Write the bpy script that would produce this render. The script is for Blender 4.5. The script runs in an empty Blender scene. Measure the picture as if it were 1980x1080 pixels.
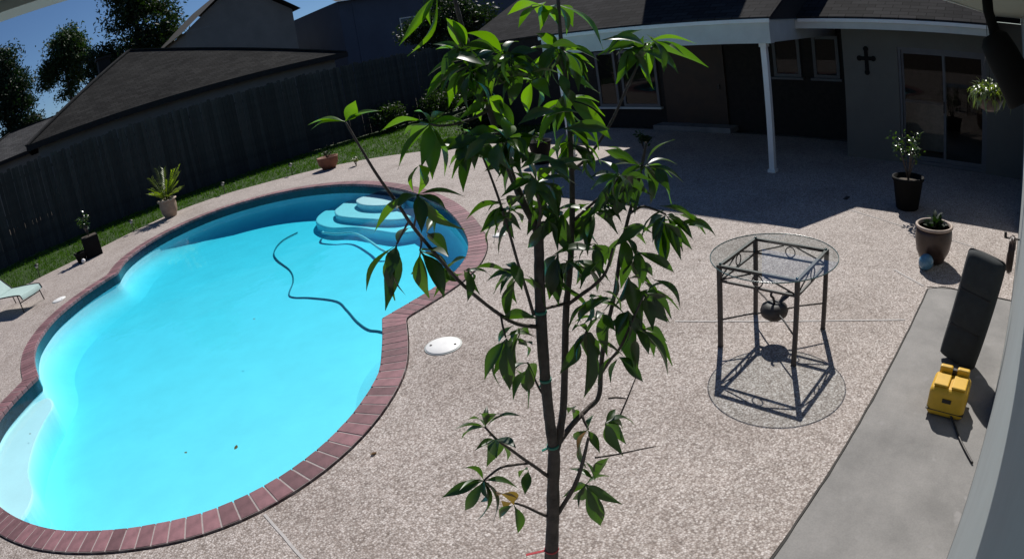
import bpy, bmesh, math, random
import numpy as np
from mathutils import Vector, Matrix, Quaternion

# ------------------------------------------------------------------ camera, sky, sun, exposure
# World axes follow the house: X runs along the house wall, Y runs out over the pool, Z is up. Metres.
scene = bpy.context.scene
col = scene.collection
cam_data = bpy.data.cameras.new('camera')
cam = bpy.data.objects.new('camera', cam_data)
col.objects.link(cam)
cam.matrix_world = Matrix(((0.71124, 0.35960, -0.60400, 0.0),
                           (-0.68635, 0.16969, -0.70719, 0.0),
                           (-0.15182, 0.91755, 0.36750, 2.6),
                           (0, 0, 0, 1)))
cam_data.type = 'PANO'                       # wide-angle security camera lens with barrel distortion
_c = cam_data if hasattr(cam_data, 'panorama_type') else cam_data.cycles
_c.panorama_type = 'FISHEYE_EQUISOLID'
_c.fisheye_lens = 22.32
_c.fisheye_fov = math.radians(180)
cam_data.sensor_fit = 'HORIZONTAL'
cam_data.sensor_width = 36.0
cam_data.clip_start = 0.01
cam_data.clip_end = 2000
scene.camera = cam
scene.render.engine = 'CYCLES'
scene.cycles.use_denoising = True
scene.cycles.max_bounces = 8
scene.cycles.transparent_max_bounces = 16

SUN = Vector((0.666, 0.347, 0.745)).normalized()
world = bpy.data.worlds.new('World')
scene.world = world
world.use_nodes = True
wn = world.node_tree.nodes
wn.clear()
sky = wn.new('ShaderNodeTexSky')
sky.sky_type = 'NISHITA'
sky.sun_disc = False
sky.sun_elevation = math.asin(SUN.z)
sky.sun_rotation = math.atan2(SUN.x, SUN.y)
sky.air_density = 0.8
sky.dust_density = 0.0
sky.ozone_density = 8.0
bg = wn.new('ShaderNodeBackground')
bg.inputs['Strength'].default_value = 0.066
wo = wn.new('ShaderNodeOutputWorld')
world.node_tree.links.new(sky.outputs[0], bg.inputs[0])
world.node_tree.links.new(bg.outputs[0], wo.inputs[0])

sun_data = bpy.data.lights.new('sun', 'SUN')
sun_data.energy = 5.0
sun_data.angle = math.radians(0.5)
sun_data.color = (1.0, 0.965, 0.91)
sun = bpy.data.objects.new('sun', sun_data)
sun.rotation_euler = SUN.to_track_quat('Z', 'Y').to_euler()
sun.location = SUN * 60
col.objects.link(sun)

scene.view_settings.view_transform = 'Standard'
scene.view_settings.look = 'None'
scene.view_settings.exposure = 0.0
scene.view_settings.gamma = 1.0

random.seed(11)
rng = np.random.default_rng(11)

# ------------------------------------------------------------------ helpers
def tag(o, label=None, cat=None, group=None, kind=None):
    if label: o['label'] = label
    if cat: o['category'] = cat
    if group: o['group'] = group
    if kind: o['kind'] = kind
    return o

def empty(name, loc, rz=0.0):
    o = bpy.data.objects.new(name, None)
    o.location = loc
    o.rotation_euler = (0, 0, rz)
    o.empty_display_size = 0.1
    col.objects.link(o)
    return o

def link(name, me, parent=None):
    o = bpy.data.objects.new(name, me)
    col.objects.link(o)
    if parent is not None:
        o.parent = parent
    return o

class MB:
    """collects shapes into one mesh"""
    def __init__(self):
        self.v, self.f, self.s = [], [], []
    def add(self, vs, fs, smooth=False):
        n = len(self.v)
        self.v += [tuple(p) for p in vs]
        self.f += [tuple(i + n for i in f) for f in fs]
        self.s += [smooth] * len(fs)
        return self
    def box(self, x0, x1, y0, y1, z0, z1):
        v = [(x, y, z) for z in (z0, z1) for y in (y0, y1) for x in (x0, x1)]
        return self.add(v, [(0, 2, 3, 1), (4, 5, 7, 6), (0, 1, 5, 4), (2, 6, 7, 3), (0, 4, 6, 2), (1, 3, 7, 5)])
    def bar(self, p, q, w, h=None):
        h = h or w
        p, q = Vector(p), Vector(q)
        d = (q - p).normalized()
        up = Vector((0, 0, 1)) if abs(d.z) < 0.95 else Vector((1, 0, 0))
        s = d.cross(up).normalized(); u = s.cross(d)
        v = [e + s * a * w / 2 + u * b * h / 2 for e in (p, q) for a, b in ((-1, -1), (1, -1), (1, 1), (-1, 1))]
        return self.add(v, [(3, 2, 1, 0), (4, 5, 6, 7), (0, 1, 5, 4), (1, 2, 6, 5), (2, 3, 7, 6), (3, 0, 4, 7)])
    def tube(self, pts, r, n=8, closed=False, caps=True):
        pts = [Vector(p) for p in pts]
        m = len(pts)
        rs = r if isinstance(r, (list, tuple)) else [r] * m
        vs, fs, prev = [], [], None
        for i, p in enumerate(pts):
            a = pts[(i - 1) % m] if (closed or i > 0) else p
            b = pts[(i + 1) % m] if (closed or i < m - 1) else p
            d = (b - a).normalized()
            if prev is None:
                ref = Vector((0, 0, 1)) if abs(d.z) < 0.9 else Vector((1, 0, 0))
                s = d.cross(ref).normalized()
            else:
                s = (prev - d * prev.dot(d)).normalized()
            prev = s
            u = d.cross(s)
            vs += [p + (s * math.cos(t) + u * math.sin(t)) * rs[i] for t in (2 * math.pi * k / n for k in range(n))]
        for i in range(m if closed else m - 1):
            j = (i + 1) % m
            fs += [(i * n + k, i * n + (k + 1) % n, j * n + (k + 1) % n, j * n + k) for k in range(n)]
        if caps and not closed:
            fs += [tuple(range(n))[::-1], tuple((m - 1) * n + k for k in range(n))]
        return self.add(vs, fs, True)
    def lathe(self, prof, c=(0, 0, 0), n=28, squash=1.0, caps=True):
        vs, fs = [], []
        for r, z in prof:
            vs += [(c[0] + r * math.cos(2 * math.pi * k / n), c[1] + squash * r * math.sin(2 * math.pi * k / n), c[2] + z) for k in range(n)]
        for i in range(len(prof) - 1):
            fs += [(i * n + k, i * n + (k + 1) % n, (i + 1) * n + (k + 1) % n, (i + 1) * n + k) for k in range(n)]
        if caps and prof[0][0] > 1.1e-4: fs.append(tuple(range(n))[::-1])
        if caps and prof[-1][0] > 1.1e-4: fs.append(tuple((len(prof) - 1) * n + k for k in range(n)))
        return self.add(vs, fs, True)
    def quad_x(self, x, y0, y1, z0, z1):
        return self.add([(x, y0, z0), (x, y0, z1), (x, y1, z1), (x, y1, z0)], [(0, 1, 2, 3)])   # faces -X
    def mesh(self, name, m):
        me = bpy.data.meshes.new(name)
        me.from_pydata(self.v, [], self.f)
        me.polygons.foreach_set('use_smooth', self.s)
        if m is not None: me.materials.append(m)
        me.update()
        return me
    def build(self, name, m, parent=None, bevel=0.0, segs=2):
        o = link(name, self.mesh(name, m), parent)
        if bevel:
            b = o.modifiers.new('bevel', 'BEVEL')
            b.width = bevel; b.segments = segs; b.limit_method = 'ANGLE'
        return o

def polygon_sheet(outer, holes, zf, m, name, parent=None, skirt=0.0):
    """flat sheet with holes, triangulated; zf is a height or a function"""
    bm = bmesh.new()
    edges = []
    for loop in [outer] + holes:
        vs = [bm.verts.new((x, y, 0)) for x, y in loop]
        edges += [bm.edges.new((vs[i], vs[(i + 1) % len(vs)])) for i in range(len(vs))]
    bmesh.ops.triangle_fill(bm, use_beauty=True, use_dissolve=False, edges=edges)
    bmesh.ops.recalc_face_normals(bm, faces=bm.faces)
    for f in bm.faces:
        if f.normal.z < 0: f.normal_flip()
    if skirt:
        be = [e for e in bm.edges if e.is_boundary]
        r = bmesh.ops.extrude_edge_only(bm, edges=be)
        low = {v for v in r['geom'] if isinstance(v, bmesh.types.BMVert)}
    else:
        low = set()
    for v in bm.verts:
        z = zf(v.co.x, v.co.y) if callable(zf) else zf
        v.co.z = z - (skirt if v in low else 0)
    me = bpy.data.meshes.new(name)
    bm.to_mesh(me); bm.free()
    if m is not None: me.materials.append(m)
    return link(name, me, parent)

def catmull(pts, per=8, closed=False):
    out, n = [], len(pts)
    rngi = range(n) if closed else range(n - 1)
    for i in rngi:
        g = lambda k: Vector(pts[k % n]) if closed else Vector(pts[min(max(k, 0), n - 1)])
        p0, p1, p2, p3 = g(i - 1), g(i), g(i + 1), g(i + 2)
        for s in range(per):
            t = s / per
            out.append(0.5 * (2 * p1 + (p2 - p0) * t + (2 * p0 - 5 * p1 + 4 * p2 - p3) * t * t + (3 * p1 - p0 - 3 * p2 + p3) * t ** 3))
    if not closed: out.append(Vector(pts[-1]))
    return out

# ------------------------------------------------------------------ materials
def newmat(name):
    m = bpy.data.materials.new(name)
    m.use_nodes = True
    nt = m.node_tree
    return m, nt, nt.nodes['Principled BSDF']

def N(nt, t, **k):
    n = nt.nodes.new(t)
    for a, b in k.items():
        if a in n.inputs: n.inputs[a].default_value = b
        else: setattr(n, a, b)
    return n

def coords(nt):
    return N(nt, 'ShaderNodeTexCoord').outputs['Object']

def ramp(nt, fac, stops):
    r = N(nt, 'ShaderNodeValToRGB')
    e = r.color_ramp.elements
    while len(e) < len(stops): e.new(0.5)
    for i, (p, c) in enumerate(stops):
        e[i].position = p; e[i].color = (*c, 1)
    nt.links.new(fac, r.inputs[0])
    return r.outputs[0]

def mix(nt, fac, a, b, blend='MIX'):
    n = N(nt, 'ShaderNodeMix', data_type='RGBA', blend_type=blend)
    for s, v in ((0, fac), (6, a), (7, b)):
        if hasattr(v, 'is_output'): nt.links.new(v, n.inputs[s])
        else: n.inputs[s].default_value = v if s == 0 else (*v, 1)
    return n.outputs[2]

def plain(name, c, rough=0.6, metal=0.0, var=0.25, scale=6.0, bump=0.0, bscale=60.0, spec=0.5, per_object=0.0):
    """paint / plastic / stone with soft blotches of wear and a fine bump"""
    m, nt, b = newmat(name)
    tc = coords(nt)
    n1 = N(nt, 'ShaderNodeTexNoise', Scale=scale, Detail=5.0, Roughness=0.65)
    nt.links.new(tc, n1.inputs['Vector'])
    lo = tuple(x * (1 - var) for x in c); hi = tuple(min(1, x * (1 + var)) for x in c)
    cc = ramp(nt, n1.outputs[0], [(0.3, lo), (0.7, hi)])
    if per_object:
        oi = N(nt, 'ShaderNodeObjectInfo')
        hs = N(nt, 'ShaderNodeHueSaturation')
        mr = N(nt, 'ShaderNodeMapRange')
        mr.inputs['To Min'].default_value = 1 - per_object; mr.inputs['To Max'].default_value = 1 + per_object
        nt.links.new(oi.outputs['Random'], mr.inputs['Value'])
        nt.links.new(mr.outputs[0], hs.inputs['Value'])
        nt.links.new(cc, hs.inputs['Color'])
        cc = hs.outputs[0]
    nt.links.new(cc, b.inputs['Base Color'])
    b.inputs['Roughness'].default_value = rough
    b.inputs['Metallic'].default_value = metal
    b.inputs['Specular IOR Level'].default_value = spec
    if bump:
        n2 = N(nt, 'ShaderNodeTexNoise', Scale=bscale, Detail=4.0)
        nt.links.new(tc, n2.inputs['Vector'])
        bp = N(nt, 'ShaderNodeBump', Strength=bump, Distance=0.01)
        nt.links.new(n2.outputs[0], bp.inputs['Height'])
        nt.links.new(bp.outputs[0], b.inputs['Normal'])
    return m

def aggregate(name):
    m, nt, b = newmat(name)
    tc = coords(nt)
    v = N(nt, 'ShaderNodeTexVoronoi', Scale=74.0, Randomness=1.0)
    nt.links.new(tc, v.inputs['Vector'])
    sep = N(nt, 'ShaderNodeSeparateColor')
    nt.links.new(v.outputs['Color'], sep.inputs[0])
    pebble = ramp(nt, sep.outputs[0], [(0.0, (0.25, 0.213, 0.193)), (0.22, (0.345, 0.301, 0.278)), (0.5, (0.445, 0.398, 0.372)), (0.78, (0.52, 0.474, 0.447)), (1.0, (0.65, 0.61, 0.585))])
    edge = ramp(nt, v.outputs['Distance'], [(0.35, (1, 1, 1)), (0.75, (0.62, 0.58, 0.55))])
    c = mix(nt, 1.0, pebble, edge, 'MULTIPLY')
    n1 = N(nt, 'ShaderNodeTexNoise', Scale=0.9, Detail=6.0, Roughness=0.7)
    nt.links.new(tc, n1.inputs['Vector'])
    stain = ramp(nt, n1.outputs[0], [(0.28, (0.74, 0.70, 0.67)), (0.5, (0.98, 0.965, 0.95)), (0.72, (1.10, 1.08, 1.06))])
    c = mix(nt, 1.0, c, stain, 'MULTIPLY')
    n2 = N(nt, 'ShaderNodeTexNoise', Scale=9.0, Detail=4.0, Roughness=0.6)
    nt.links.new(tc, n2.inputs['Vector'])
    blot = ramp(nt, n2.outputs[0], [(0.3, (0.86, 0.85, 0.84)), (0.65, (1.06, 1.05, 1.05))])
    c = mix(nt, 1.0, c, blot, 'MULTIPLY')
    nt.links.new(c, b.inputs['Base Color'])
    b.inputs['Roughness'].default_value = 0.8
    bp = N(nt, 'ShaderNodeBump', Strength=0.55, Distance=0.006)
    bp.invert = True
    nt.links.new(v.outputs['Distance'], bp.inputs['Height'])
    nt.links.new(bp.outputs[0], b.inputs['Normal'])
    return m

def concrete(name):
    m, nt, b = newmat(name)
    tc = coords(nt)
    n1 = N(nt, 'ShaderNodeTexNoise', Scale=2.2, Detail=7.0, Roughness=0.6)
    n2 = N(nt, 'ShaderNodeTexNoise', Scale=90.0, Detail=3.0)
    n3 = N(nt, 'ShaderNodeTexNoise', Scale=7.0, Detail=2.0)
    for n in (n1, n2, n3): nt.links.new(tc, n.inputs['Vector'])
    c = ramp(nt, n1.outputs[0], [(0.28, (0.140, 0.134, 0.128)), (0.5, (0.205, 0.195, 0.186)), (0.72, (0.265, 0.250, 0.238))])
    c = mix(nt, 1.0, c, ramp(nt, n2.outputs[0], [(0.3, (0.9, 0.9, 0.9)), (0.7, (1.06, 1.06, 1.05))]), 'MULTIPLY')
    spots = ramp(nt, n3.outputs[0], [(0.66, (0, 0, 0)), (0.72, (1, 1, 1))])
    c = mix(nt, spots, c, (0.24, 0.228, 0.22))
    nt.links.new(c, b.inputs['Base Color'])
    b.inputs['Roughness'].default_value = 0.75
    bp = N(nt, 'ShaderNodeBump', Strength=0.2, Distance=0.004)
    nt.links.new(n2.outputs[0], bp.inputs['Height'])
    nt.links.new(bp.outputs[0], b.inputs['Normal'])
    return m

def shingles(name, c):
    m, nt, b = newmat(name)
    tc = N(nt, 'ShaderNodeTexCoord').outputs['UV']
    br = N(nt, 'ShaderNodeTexBrick', Scale=1.0)
    br.offset = 0.5
    br.inputs['Color1'].default_value = (*[x * 0.75 for x in c], 1)
    br.inputs['Color2'].default_value = (*[x * 1.25 for x in c], 1)
    br.inputs['Mortar'].default_value = (*[x * 0.35 for x in c], 1)
    br.inputs['Mortar Size'].default_value = 0.008
    br.inputs['Brick Width'].default_value = 0.32
    br.inputs['Row Height'].default_value = 0.14
    nt.links.new(tc, br.inputs['Vector'])
    n1 = N(nt, 'ShaderNodeTexNoise', Scale=0.8, Detail=6.0)
    nt.links.new(coords(nt), n1.inputs['Vector'])
    cc = mix(nt, 1.0, br.outputs['Color'], ramp(nt, n1.outputs[0], [(0.3, (0.75, 0.75, 0.76)), (0.7, (1.2, 1.18, 1.15))]), 'MULTIPLY')
    nt.links.new(cc, b.inputs['Base Color'])
    b.inputs['Roughness'].default_value = 0.95
    b.inputs['Specular IOR Level'].default_value = 0.05
    bp = N(nt, 'ShaderNodeBump', Strength=0.5, Distance=0.01)
    nt.links.new(br.outputs['Fac'], bp.inputs['Height']); bp.invert = True
    nt.links.new(bp.outputs[0], b.inputs['Normal'])
    return m

def foliage(name, dark, light, trans=0.35, rough=0.4, gloss=0.5, glow=(2.3, 2.7, 0.35)):
    m, nt, b = newmat(name)
    oi = N(nt, 'ShaderNodeObjectInfo')
    n1 = N(nt, 'ShaderNodeTexNoise', Scale=3.0, Detail=3.0)
    gp = N(nt, 'ShaderNodeNewGeometry')
    nt.links.new(gp.outputs['Position'], n1.inputs['Vector'])
    ad = N(nt, 'ShaderNodeMath', operation='ADD')
    sb = N(nt, 'ShaderNodeMath', operation='MULTIPLY_ADD')
    sb.inputs[1].default_value = 0.6; sb.inputs[2].default_value = -0.3
    nt.links.new(oi.outputs['Random'], sb.inputs[0])
    nt.links.new(n1.outputs[0], ad.inputs[0]); nt.links.new(sb.outputs[0], ad.inputs[1])
    c = ramp(nt, ad.outputs[0], [(0.3, dark), (0.7, light)])
    nt.links.new(c, b.inputs['Base Color'])
    b.inputs['Roughness'].default_value = rough
    b.inputs['Specular IOR Level'].default_value = gloss
    tr = N(nt, 'ShaderNodeBsdfTranslucent')
    yel = mix(nt, 1.0, c, glow, 'MULTIPLY')
    nt.links.new(yel, tr.inputs['Color'])
    ms = N(nt, 'ShaderNodeMixShader')
    ms.inputs[0].default_value = trans
    nt.links.new(b.outputs[0], ms.inputs[1]); nt.links.new(tr.outputs[0], ms.inputs[2])
    nt.links.new(ms.outputs[0], nt.nodes['Material Output'].inputs[0])
    return m

def clear_sheet(name, tint, ior=1.45, rough=0.0, bump=None):
    """thin clear sheet: see-through with a Fresnel mirror"""
    m = bpy.data.materials.new(name); m.use_nodes = True
    nt = m.node_tree; nt.nodes.clear()
    out = N(nt, 'ShaderNodeOutputMaterial')
    tr = N(nt, 'ShaderNodeBsdfTransparent'); tr.inputs[0].default_value = (*tint, 1)
    gl = N(nt, 'ShaderNodeBsdfGlossy'); gl.inputs['Roughness'].default_value = rough
    fr = N(nt, 'ShaderNodeFresnel')
    ge = N(nt, 'ShaderNodeNewGeometry')                    # same reflectance from either face of the sheet
    mr = N(nt, 'ShaderNodeMapRange'); mr.inputs['To Min'].default_value = ior; mr.inputs['To Max'].default_value = 1 / ior
    nt.links.new(ge.outputs['Backfacing'], mr.inputs['Value']); nt.links.new(mr.outputs[0], fr.inputs[0])
    ms = N(nt, 'ShaderNodeMixShader')
    nt.links.new(fr.outputs[0], ms.inputs[0]); nt.links.new(tr.outputs[0], ms.inputs[1]); nt.links.new(gl.outputs[0], ms.inputs[2])
    nt.links.new(ms.outputs[0], out.inputs[0])
    if bump:
        sc, st = bump
        n = N(nt, 'ShaderNodeTexNoise', Scale=sc, Detail=3.0)
        nt.links.new(coords(nt), n.inputs['Vector'])
        bp = N(nt, 'ShaderNodeBump', Strength=st, Distance=0.02)
        nt.links.new(n.outputs[0], bp.inputs['Height'])
        nt.links.new(bp.outputs[0], gl.inputs['Normal']); nt.links.new(bp.outputs[0], fr.inputs['Normal'])
    return m

def uv_planar(o, ax, ay):
    """UV in metres from two world directions"""
    me = o.data
    uv = me.uv_layers.new(name='UVMap')
    ax, ay = Vector(ax), Vector(ay)
    for l in me.loops:
        p = me.vertices[l.vertex_index].co
        uv.data[l.index].uv = (p.dot(ax), p.dot(ay))

M_deck = aggregate('exposed_aggregate')
M_conc = concrete('smooth_concrete')
M_joint = plain('joint_concrete', (0.46, 0.43, 0.41), 0.85, var=0.15, scale=20, bump=0.2)
M_gap = plain('dark_joint', (0.05, 0.045, 0.04), 0.9)
M_soil = plain('soil', (0.06, 0.045, 0.032), 0.95, var=0.4, scale=14, bump=0.6)
M_lawn = plain('lawn_ground', (0.028, 0.055, 0.010), 0.9, var=0.35, scale=5, bump=0.5)
M_grass = foliage('grass_blades', (0.030, 0.075, 0.008), (0.060, 0.125, 0.014), 0.25, 0.7, 0.1)
M_brick = plain('coping_brick', (0.205, 0.100, 0.110), 0.72, var=0.25, scale=9, bump=0.35, bscale=120, per_object=0.32)
M_mortar = plain('coping_mortar', (0.36, 0.31, 0.30), 0.9, var=0.15, scale=25, bump=0.3)
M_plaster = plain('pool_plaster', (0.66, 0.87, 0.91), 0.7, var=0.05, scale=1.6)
M_tile = plain('waterline_tile', (0.008, 0.02, 0.04), 0.15, var=0.5, scale=14)
M_white = plain('white_paint', (0.72, 0.73, 0.71), 0.55, var=0.06, scale=4)
M_lid = plain('white_plastic', (0.80, 0.79, 0.77), 0.5, var=0.05, scale=12)
M_trim = plain('trim_paint', (0.50, 0.52, 0.49), 0.6, var=0.08, scale=3)
M_wall = plain('shade_toned_wing_wall', (0.12, 0.116, 0.10), 0.8, var=0.08, scale=2.5, bump=0.15)  # pale wing wall toned down, its shade is part of the colour
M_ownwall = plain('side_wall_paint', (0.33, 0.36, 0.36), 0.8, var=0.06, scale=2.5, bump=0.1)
M_soffit = plain('soffit_paint', (0.30, 0.31, 0.25), 0.8, var=0.06, scale=2)
M_darkwall = plain('shade_darkened_brick', (0.016, 0.013, 0.011), 0.9, var=0.35, scale=9, bump=0.3)  # brick taken extra dark, porch shade is put into the colour
M_brown = plain('stained_wood_door', (0.035, 0.016, 0.006), 0.6, var=0.3, scale=4)
M_roof = shingles('grey_shingles', (0.034, 0.033, 0.034))
M_roof2 = shingles('brown_shingles', (0.030, 0.0295, 0.029))
M_cap = plain('ridge_cap_shingle', (0.034, 0.033, 0.032), 0.95, var=0.3, scale=5, spec=0.05)
M_roof3 = shingles('pale_shingles', (0.06, 0.06, 0.062))
M_fence = plain('weathered_cedar', (0.044, 0.043, 0.039), 0.9, var=0.4, scale=3, bump=0.5, bscale=30, per_object=0.28)
M_tableiron = plain('brown_grey_iron', (0.060, 0.050, 0.045), 0.6, 0.2, var=0.3, scale=20, bump=0.1)
M_iron = plain('dark_iron', (0.030, 0.026, 0.024), 0.5, 0.3, var=0.3, scale=20, bump=0.1)
M_black = plain('black_plastic', (0.008, 0.008, 0.008), 0.8, var=0.2, spec=0.15)
M_char = plain('charcoal_fabric', (0.026, 0.031, 0.033), 0.85, var=0.2, scale=12, bump=0.25, bscale=200)
M_terra = plain('brown_glaze', (0.055, 0.031, 0.022), 0.35, var=0.35, scale=7, bump=0.1)
M_rim = plain('pale_rim', (0.40, 0.31, 0.25), 0.6, var=0.2, scale=12)
M_clay = plain('tan_clay', (0.34, 0.255, 0.185), 0.8, var=0.2, scale=8, bump=0.3)
M_red_clay = plain('red_clay', (0.20, 0.075, 0.040), 0.75, var=0.25, scale=8, bump=0.2)
M_blue = plain('blue_glass_ball', (0.10, 0.23, 0.34), 0.12, var=0.3, scale=14)
M_yellow = plain('yellow_plastic', (0.62, 0.36, 0.020), 0.45, var=0.1, scale=8)
M_sling = plain('pale_green_sling', (0.42, 0.56, 0.52), 0.8, var=0.08, scale=10, bump=0.2, bscale=300)
M_hose = plain('pool_hose', (0.05, 0.16, 0.20), 0.5, var=0.2)
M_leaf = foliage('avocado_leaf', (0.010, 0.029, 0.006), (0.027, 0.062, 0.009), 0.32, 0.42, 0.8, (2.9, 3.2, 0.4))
M_leaf_backlit = foliage('backlit_avocado_leaf', (0.020, 0.050, 0.007), (0.045, 0.095, 0.010), 0.42, 0.40, 0.75, (4.8, 5.0, 0.35))  # upper-crown copy of the leaf, backlit brightness put into its colour
M_leaf_dry = foliage('dry_leaf', (0.10, 0.055, 0.025), (0.16, 0.09, 0.04), 0.25, 0.5, 0.3)
M_bark = plain('young_bark', (0.085, 0.068, 0.058), 0.85, var=0.45, scale=18, bump=0.5, bscale=70)
M_tie = plain('green_tie_tape', (0.03, 0.20, 0.14), 0.5, var=0.1)
M_red = plain('red_tape', (0.42, 0.035, 0.045), 0.5, var=0.1)
M_pine = foliage('pine_needles', (0.010, 0.026, 0.010), (0.030, 0.060, 0.016), 0.15, 0.6, 0.3)
M_oak = foliage('oak_leaves', (0.010, 0.022, 0.008), (0.026, 0.050, 0.014), 0.2, 0.55, 0.3)
M_palm = foliage('palm_leaf', (0.13, 0.17, 0.02), (0.28, 0.33, 0.05), 0.35, 0.4, 0.5)
M_shrub = foliage('shrub_leaf', (0.03, 0.06, 0.02), (0.07, 0.11, 0.04), 0.25, 0.22, 0.8)
M_fern = foliage('fern_leaf', (0.09, 0.12, 0.06), (0.19, 0.21, 0.13), 0.3, 0.3, 0.6)
M_glass = clear_sheet('table_glass', (0.90, 0.955, 0.96), 1.7)
M_glass_edge = plain('glass_edge', (0.06, 0.13, 0.13), 0.2, var=0.1)
M_pane = clear_sheet('window_glass', (0.62, 0.66, 0.64), 1.38)
M_beige = plain('neighbour_stucco', (0.19, 0.182, 0.165), 0.9, var=0.12, scale=0.8, bump=0.2)
M_bluesiding = plain('blue_siding', (0.045, 0.062, 0.095), 0.8, var=0.12, scale=0.8)
M_shade_frame = plain('shade_toned_trim', (0.11, 0.11, 0.115), 0.6, var=0.1)  # darkened copy of the trim, shade on door and porch frames in the colour
M_inner = plain('room_floor', (0.22, 0.19, 0.15), 0.8, var=0.1)

# ------------------------------------------------------------------ pool outline (inner edge of the brick coping)
near_edge = [(2.856, 5.503), (2.633, 5.151), (2.438, 4.865), (2.235, 4.587), (2.066, 4.42), (1.837, 4.247), (1.613, 4.102), (1.338, 3.972), (1.093, 3.895), (0.845, 3.85), (0.619, 3.84), (0.401, 3.86), (0.188, 3.905), (-0.013, 3.979), (-0.215, 4.077), (-0.424, 4.189), (-0.64, 4.33), (-0.82, 4.462), (-1.01, 4.614), (-1.2, 4.81), (-1.39, 5.05), (-1.56, 5.32), (-1.71, 5.62), (-1.83, 6.0), (-1.90, 6.4), (-1.92, 6.85), (-1.85, 7.35), (-1.672, 7.85), (-1.331, 8.327), (-1.034, 8.659)]
left_edge = [(-1.034, 8.659), (-1.085, 9.3), (-1.07, 9.935), (-0.959, 10.523), (-0.65, 11.3), (-0.19, 11.93), (0.319, 12.42), (0.915, 12.839)]
far_edge = [(0.915, 12.839), (1.2, 13.597), (1.61, 14.222), (2.218, 14.80), (3.019, 15.22), (3.779, 15.40), (4.37, 15.36), (4.897, 15.18), (5.369, 14.913), (5.80, 14.52), (6.148, 14.026), (6.43, 13.407), (6.61, 12.721), (6.69, 11.936), (6.65, 11.044), (6.499, 10.058), (6.282, 9.257), (6.03, 8.52), (5.675, 7.753), (5.329, 7.13), (4.988, 6.60), (4.668, 6.22), (4.414, 6.0), (4.135, 5.82), (3.827, 5.69), (3.468, 5.60), (3.147, 5.546), (2.856, 5.503)]
outline = []
for part in (near_edge, left_edge, far_edge):
    outline += [(p.x, p.y) for p in catmull([(x, y, 0) for x, y in part], 6)[:-1]]

def resample(loop, step):
    pts = [Vector((x, y)) for x, y in loop]
    n = len(pts)
    seg = [(pts[(i + 1) % n] - pts[i]).length for i in range(n)]
    tot = sum(seg); k = round(tot / step); out = []; i = 0; acc = 0.0
    for j in range(k):
        t = j * tot / k
        while acc + seg[i] < t: acc += seg[i]; i += 1
        out.append(pts[i].lerp(pts[(i + 1) % n], (t - acc) / seg[i]))
    return out

ring = resample(outline, 0.131)          # one station per coping brick, clockwise seen from above
def normals(loop):
    n = len(loop); out = []
    for i in range(n):
        t = (loop[(i + 1) % n] - loop[i - 1]).normalized()
        out.append(Vector((t.y, -t.x)))
    return out
area = sum(ring[i].x * ring[(i + 1) % len(ring)].y - ring[(i + 1) % len(ring)].x * ring[i].y for i in range(len(ring)))
sgn = 1.0 if area > 0 else -1.0
nrm = [v * sgn for v in normals(ring)]    # pointing out of the pool
COPING = 0.24
def offset(d, smooth=0):
    loop = [p + v * d for p, v in zip(ring, nrm)]
    for _ in range(smooth):
        n = len(loop); loop = [(loop[i - 1] + loop[i] * 2 + loop[(i + 1) % n]) / 4 for i in range(n)]
    return loop
outer = offset(COPING, 3)
inner = ring
xy = lambda L: [(p.x, p.y) for p in L]

# ------------------------------------------------------------------ ground, deck, lawn
g = polygon_sheet([(-500, -500), (500, -500), (500, 500), (-500, 500)], [xy(offset(COPING - 0.03, 3))], -0.075, M_soil, 'ground')
tag(g, kind='structure')
lawn_edge = [(-9, 15.6), (-4, 15.75), (-2, 15.95), (-0.97, 16.15), (0.84, 16.65), (2.19, 17.25), (3.5, 17.75), (5.0, 17.65), (5.96, 17.25), (7.0, 16.75), (7.87, 16.2), (8.6, 15.5), (9.15, 14.75), (9.9, 13.4), (10.5, 12.3), (10.9, 11.5)]
lawn_edge = [(p.x, p.y) for p in catmull([(x, y, 0) for x, y in lawn_edge], 4)]
deck_outer = [(-9, 0.852), (5.98, 0.852), (6.12, 0.70), (6.12, -0.085), (11.31, -0.085), (11.31, 3.35), (12.6, 3.35), (12.6, 11.5)] + lawn_edge[::-1]
TREE = (0.985, 1.13)
tree_hole = [(TREE[0] + 0.3 * math.cos(-t), TREE[1] + 0.24 * math.sin(-t)) for t in (2 * math.pi * k / 20 for k in range(20))]
deck = polygon_sheet(deck_outer, [xy(offset(COPING + 0.012, 3)), tree_hole], 0.0, M_deck, 'pool_deck', skirt=0.06)
tag(deck, kind='structure')
def strip(p, q, w, z, m, name, parent):
    p, q = Vector((*p, 0)), Vector((*q, 0)); d = (q - p).normalized(); s = Vector((-d.y, d.x, 0)) * w / 2
    k = max(2, int((q - p).length / 0.15)); mb = MB(); vs = []
    for i in range(k + 1):
        c = p.lerp(q, i / k); j = random.uniform(-0.004, 0.004)
        vs += [c + s + s.normalized() * j + Vector((0, 0, z)), c - s + s.normalized() * j + Vector((0, 0, z))]
    mb.add(vs, [(2 * i, 2 * i + 1, 2 * i + 3, 2 * i + 2) for i in range(k)])
    return mb.build(name, m, parent)
for p, q, w in (((0.543, 3.57), (0.54, 0.87), 0.022), ((4.25, 2.85), (5.21, 0.92), 0.02), ((6.30, 1.30), (6.02, 0.9), 0.022), ((8.1, 2.4), (7.73, 1.45), 0.018), ((7.73, 1.45), (7.45, 0.5), 0.018), ((5.9, 6.6), (9.3, 4.4), 0.018)):
    strip(p, q, w, 0.004, M_joint, 'joint', deck)
walk = MB().box(-9, 6.1, -0.088, 0.838, -0.07, -0.004).build('walkway', M_conc)
tag(walk, kind='structure')
gap = strip((-9, 0.845), (5.98, 0.845), 0.013, 0.002, M_gap, 'joint', walk)
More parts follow.
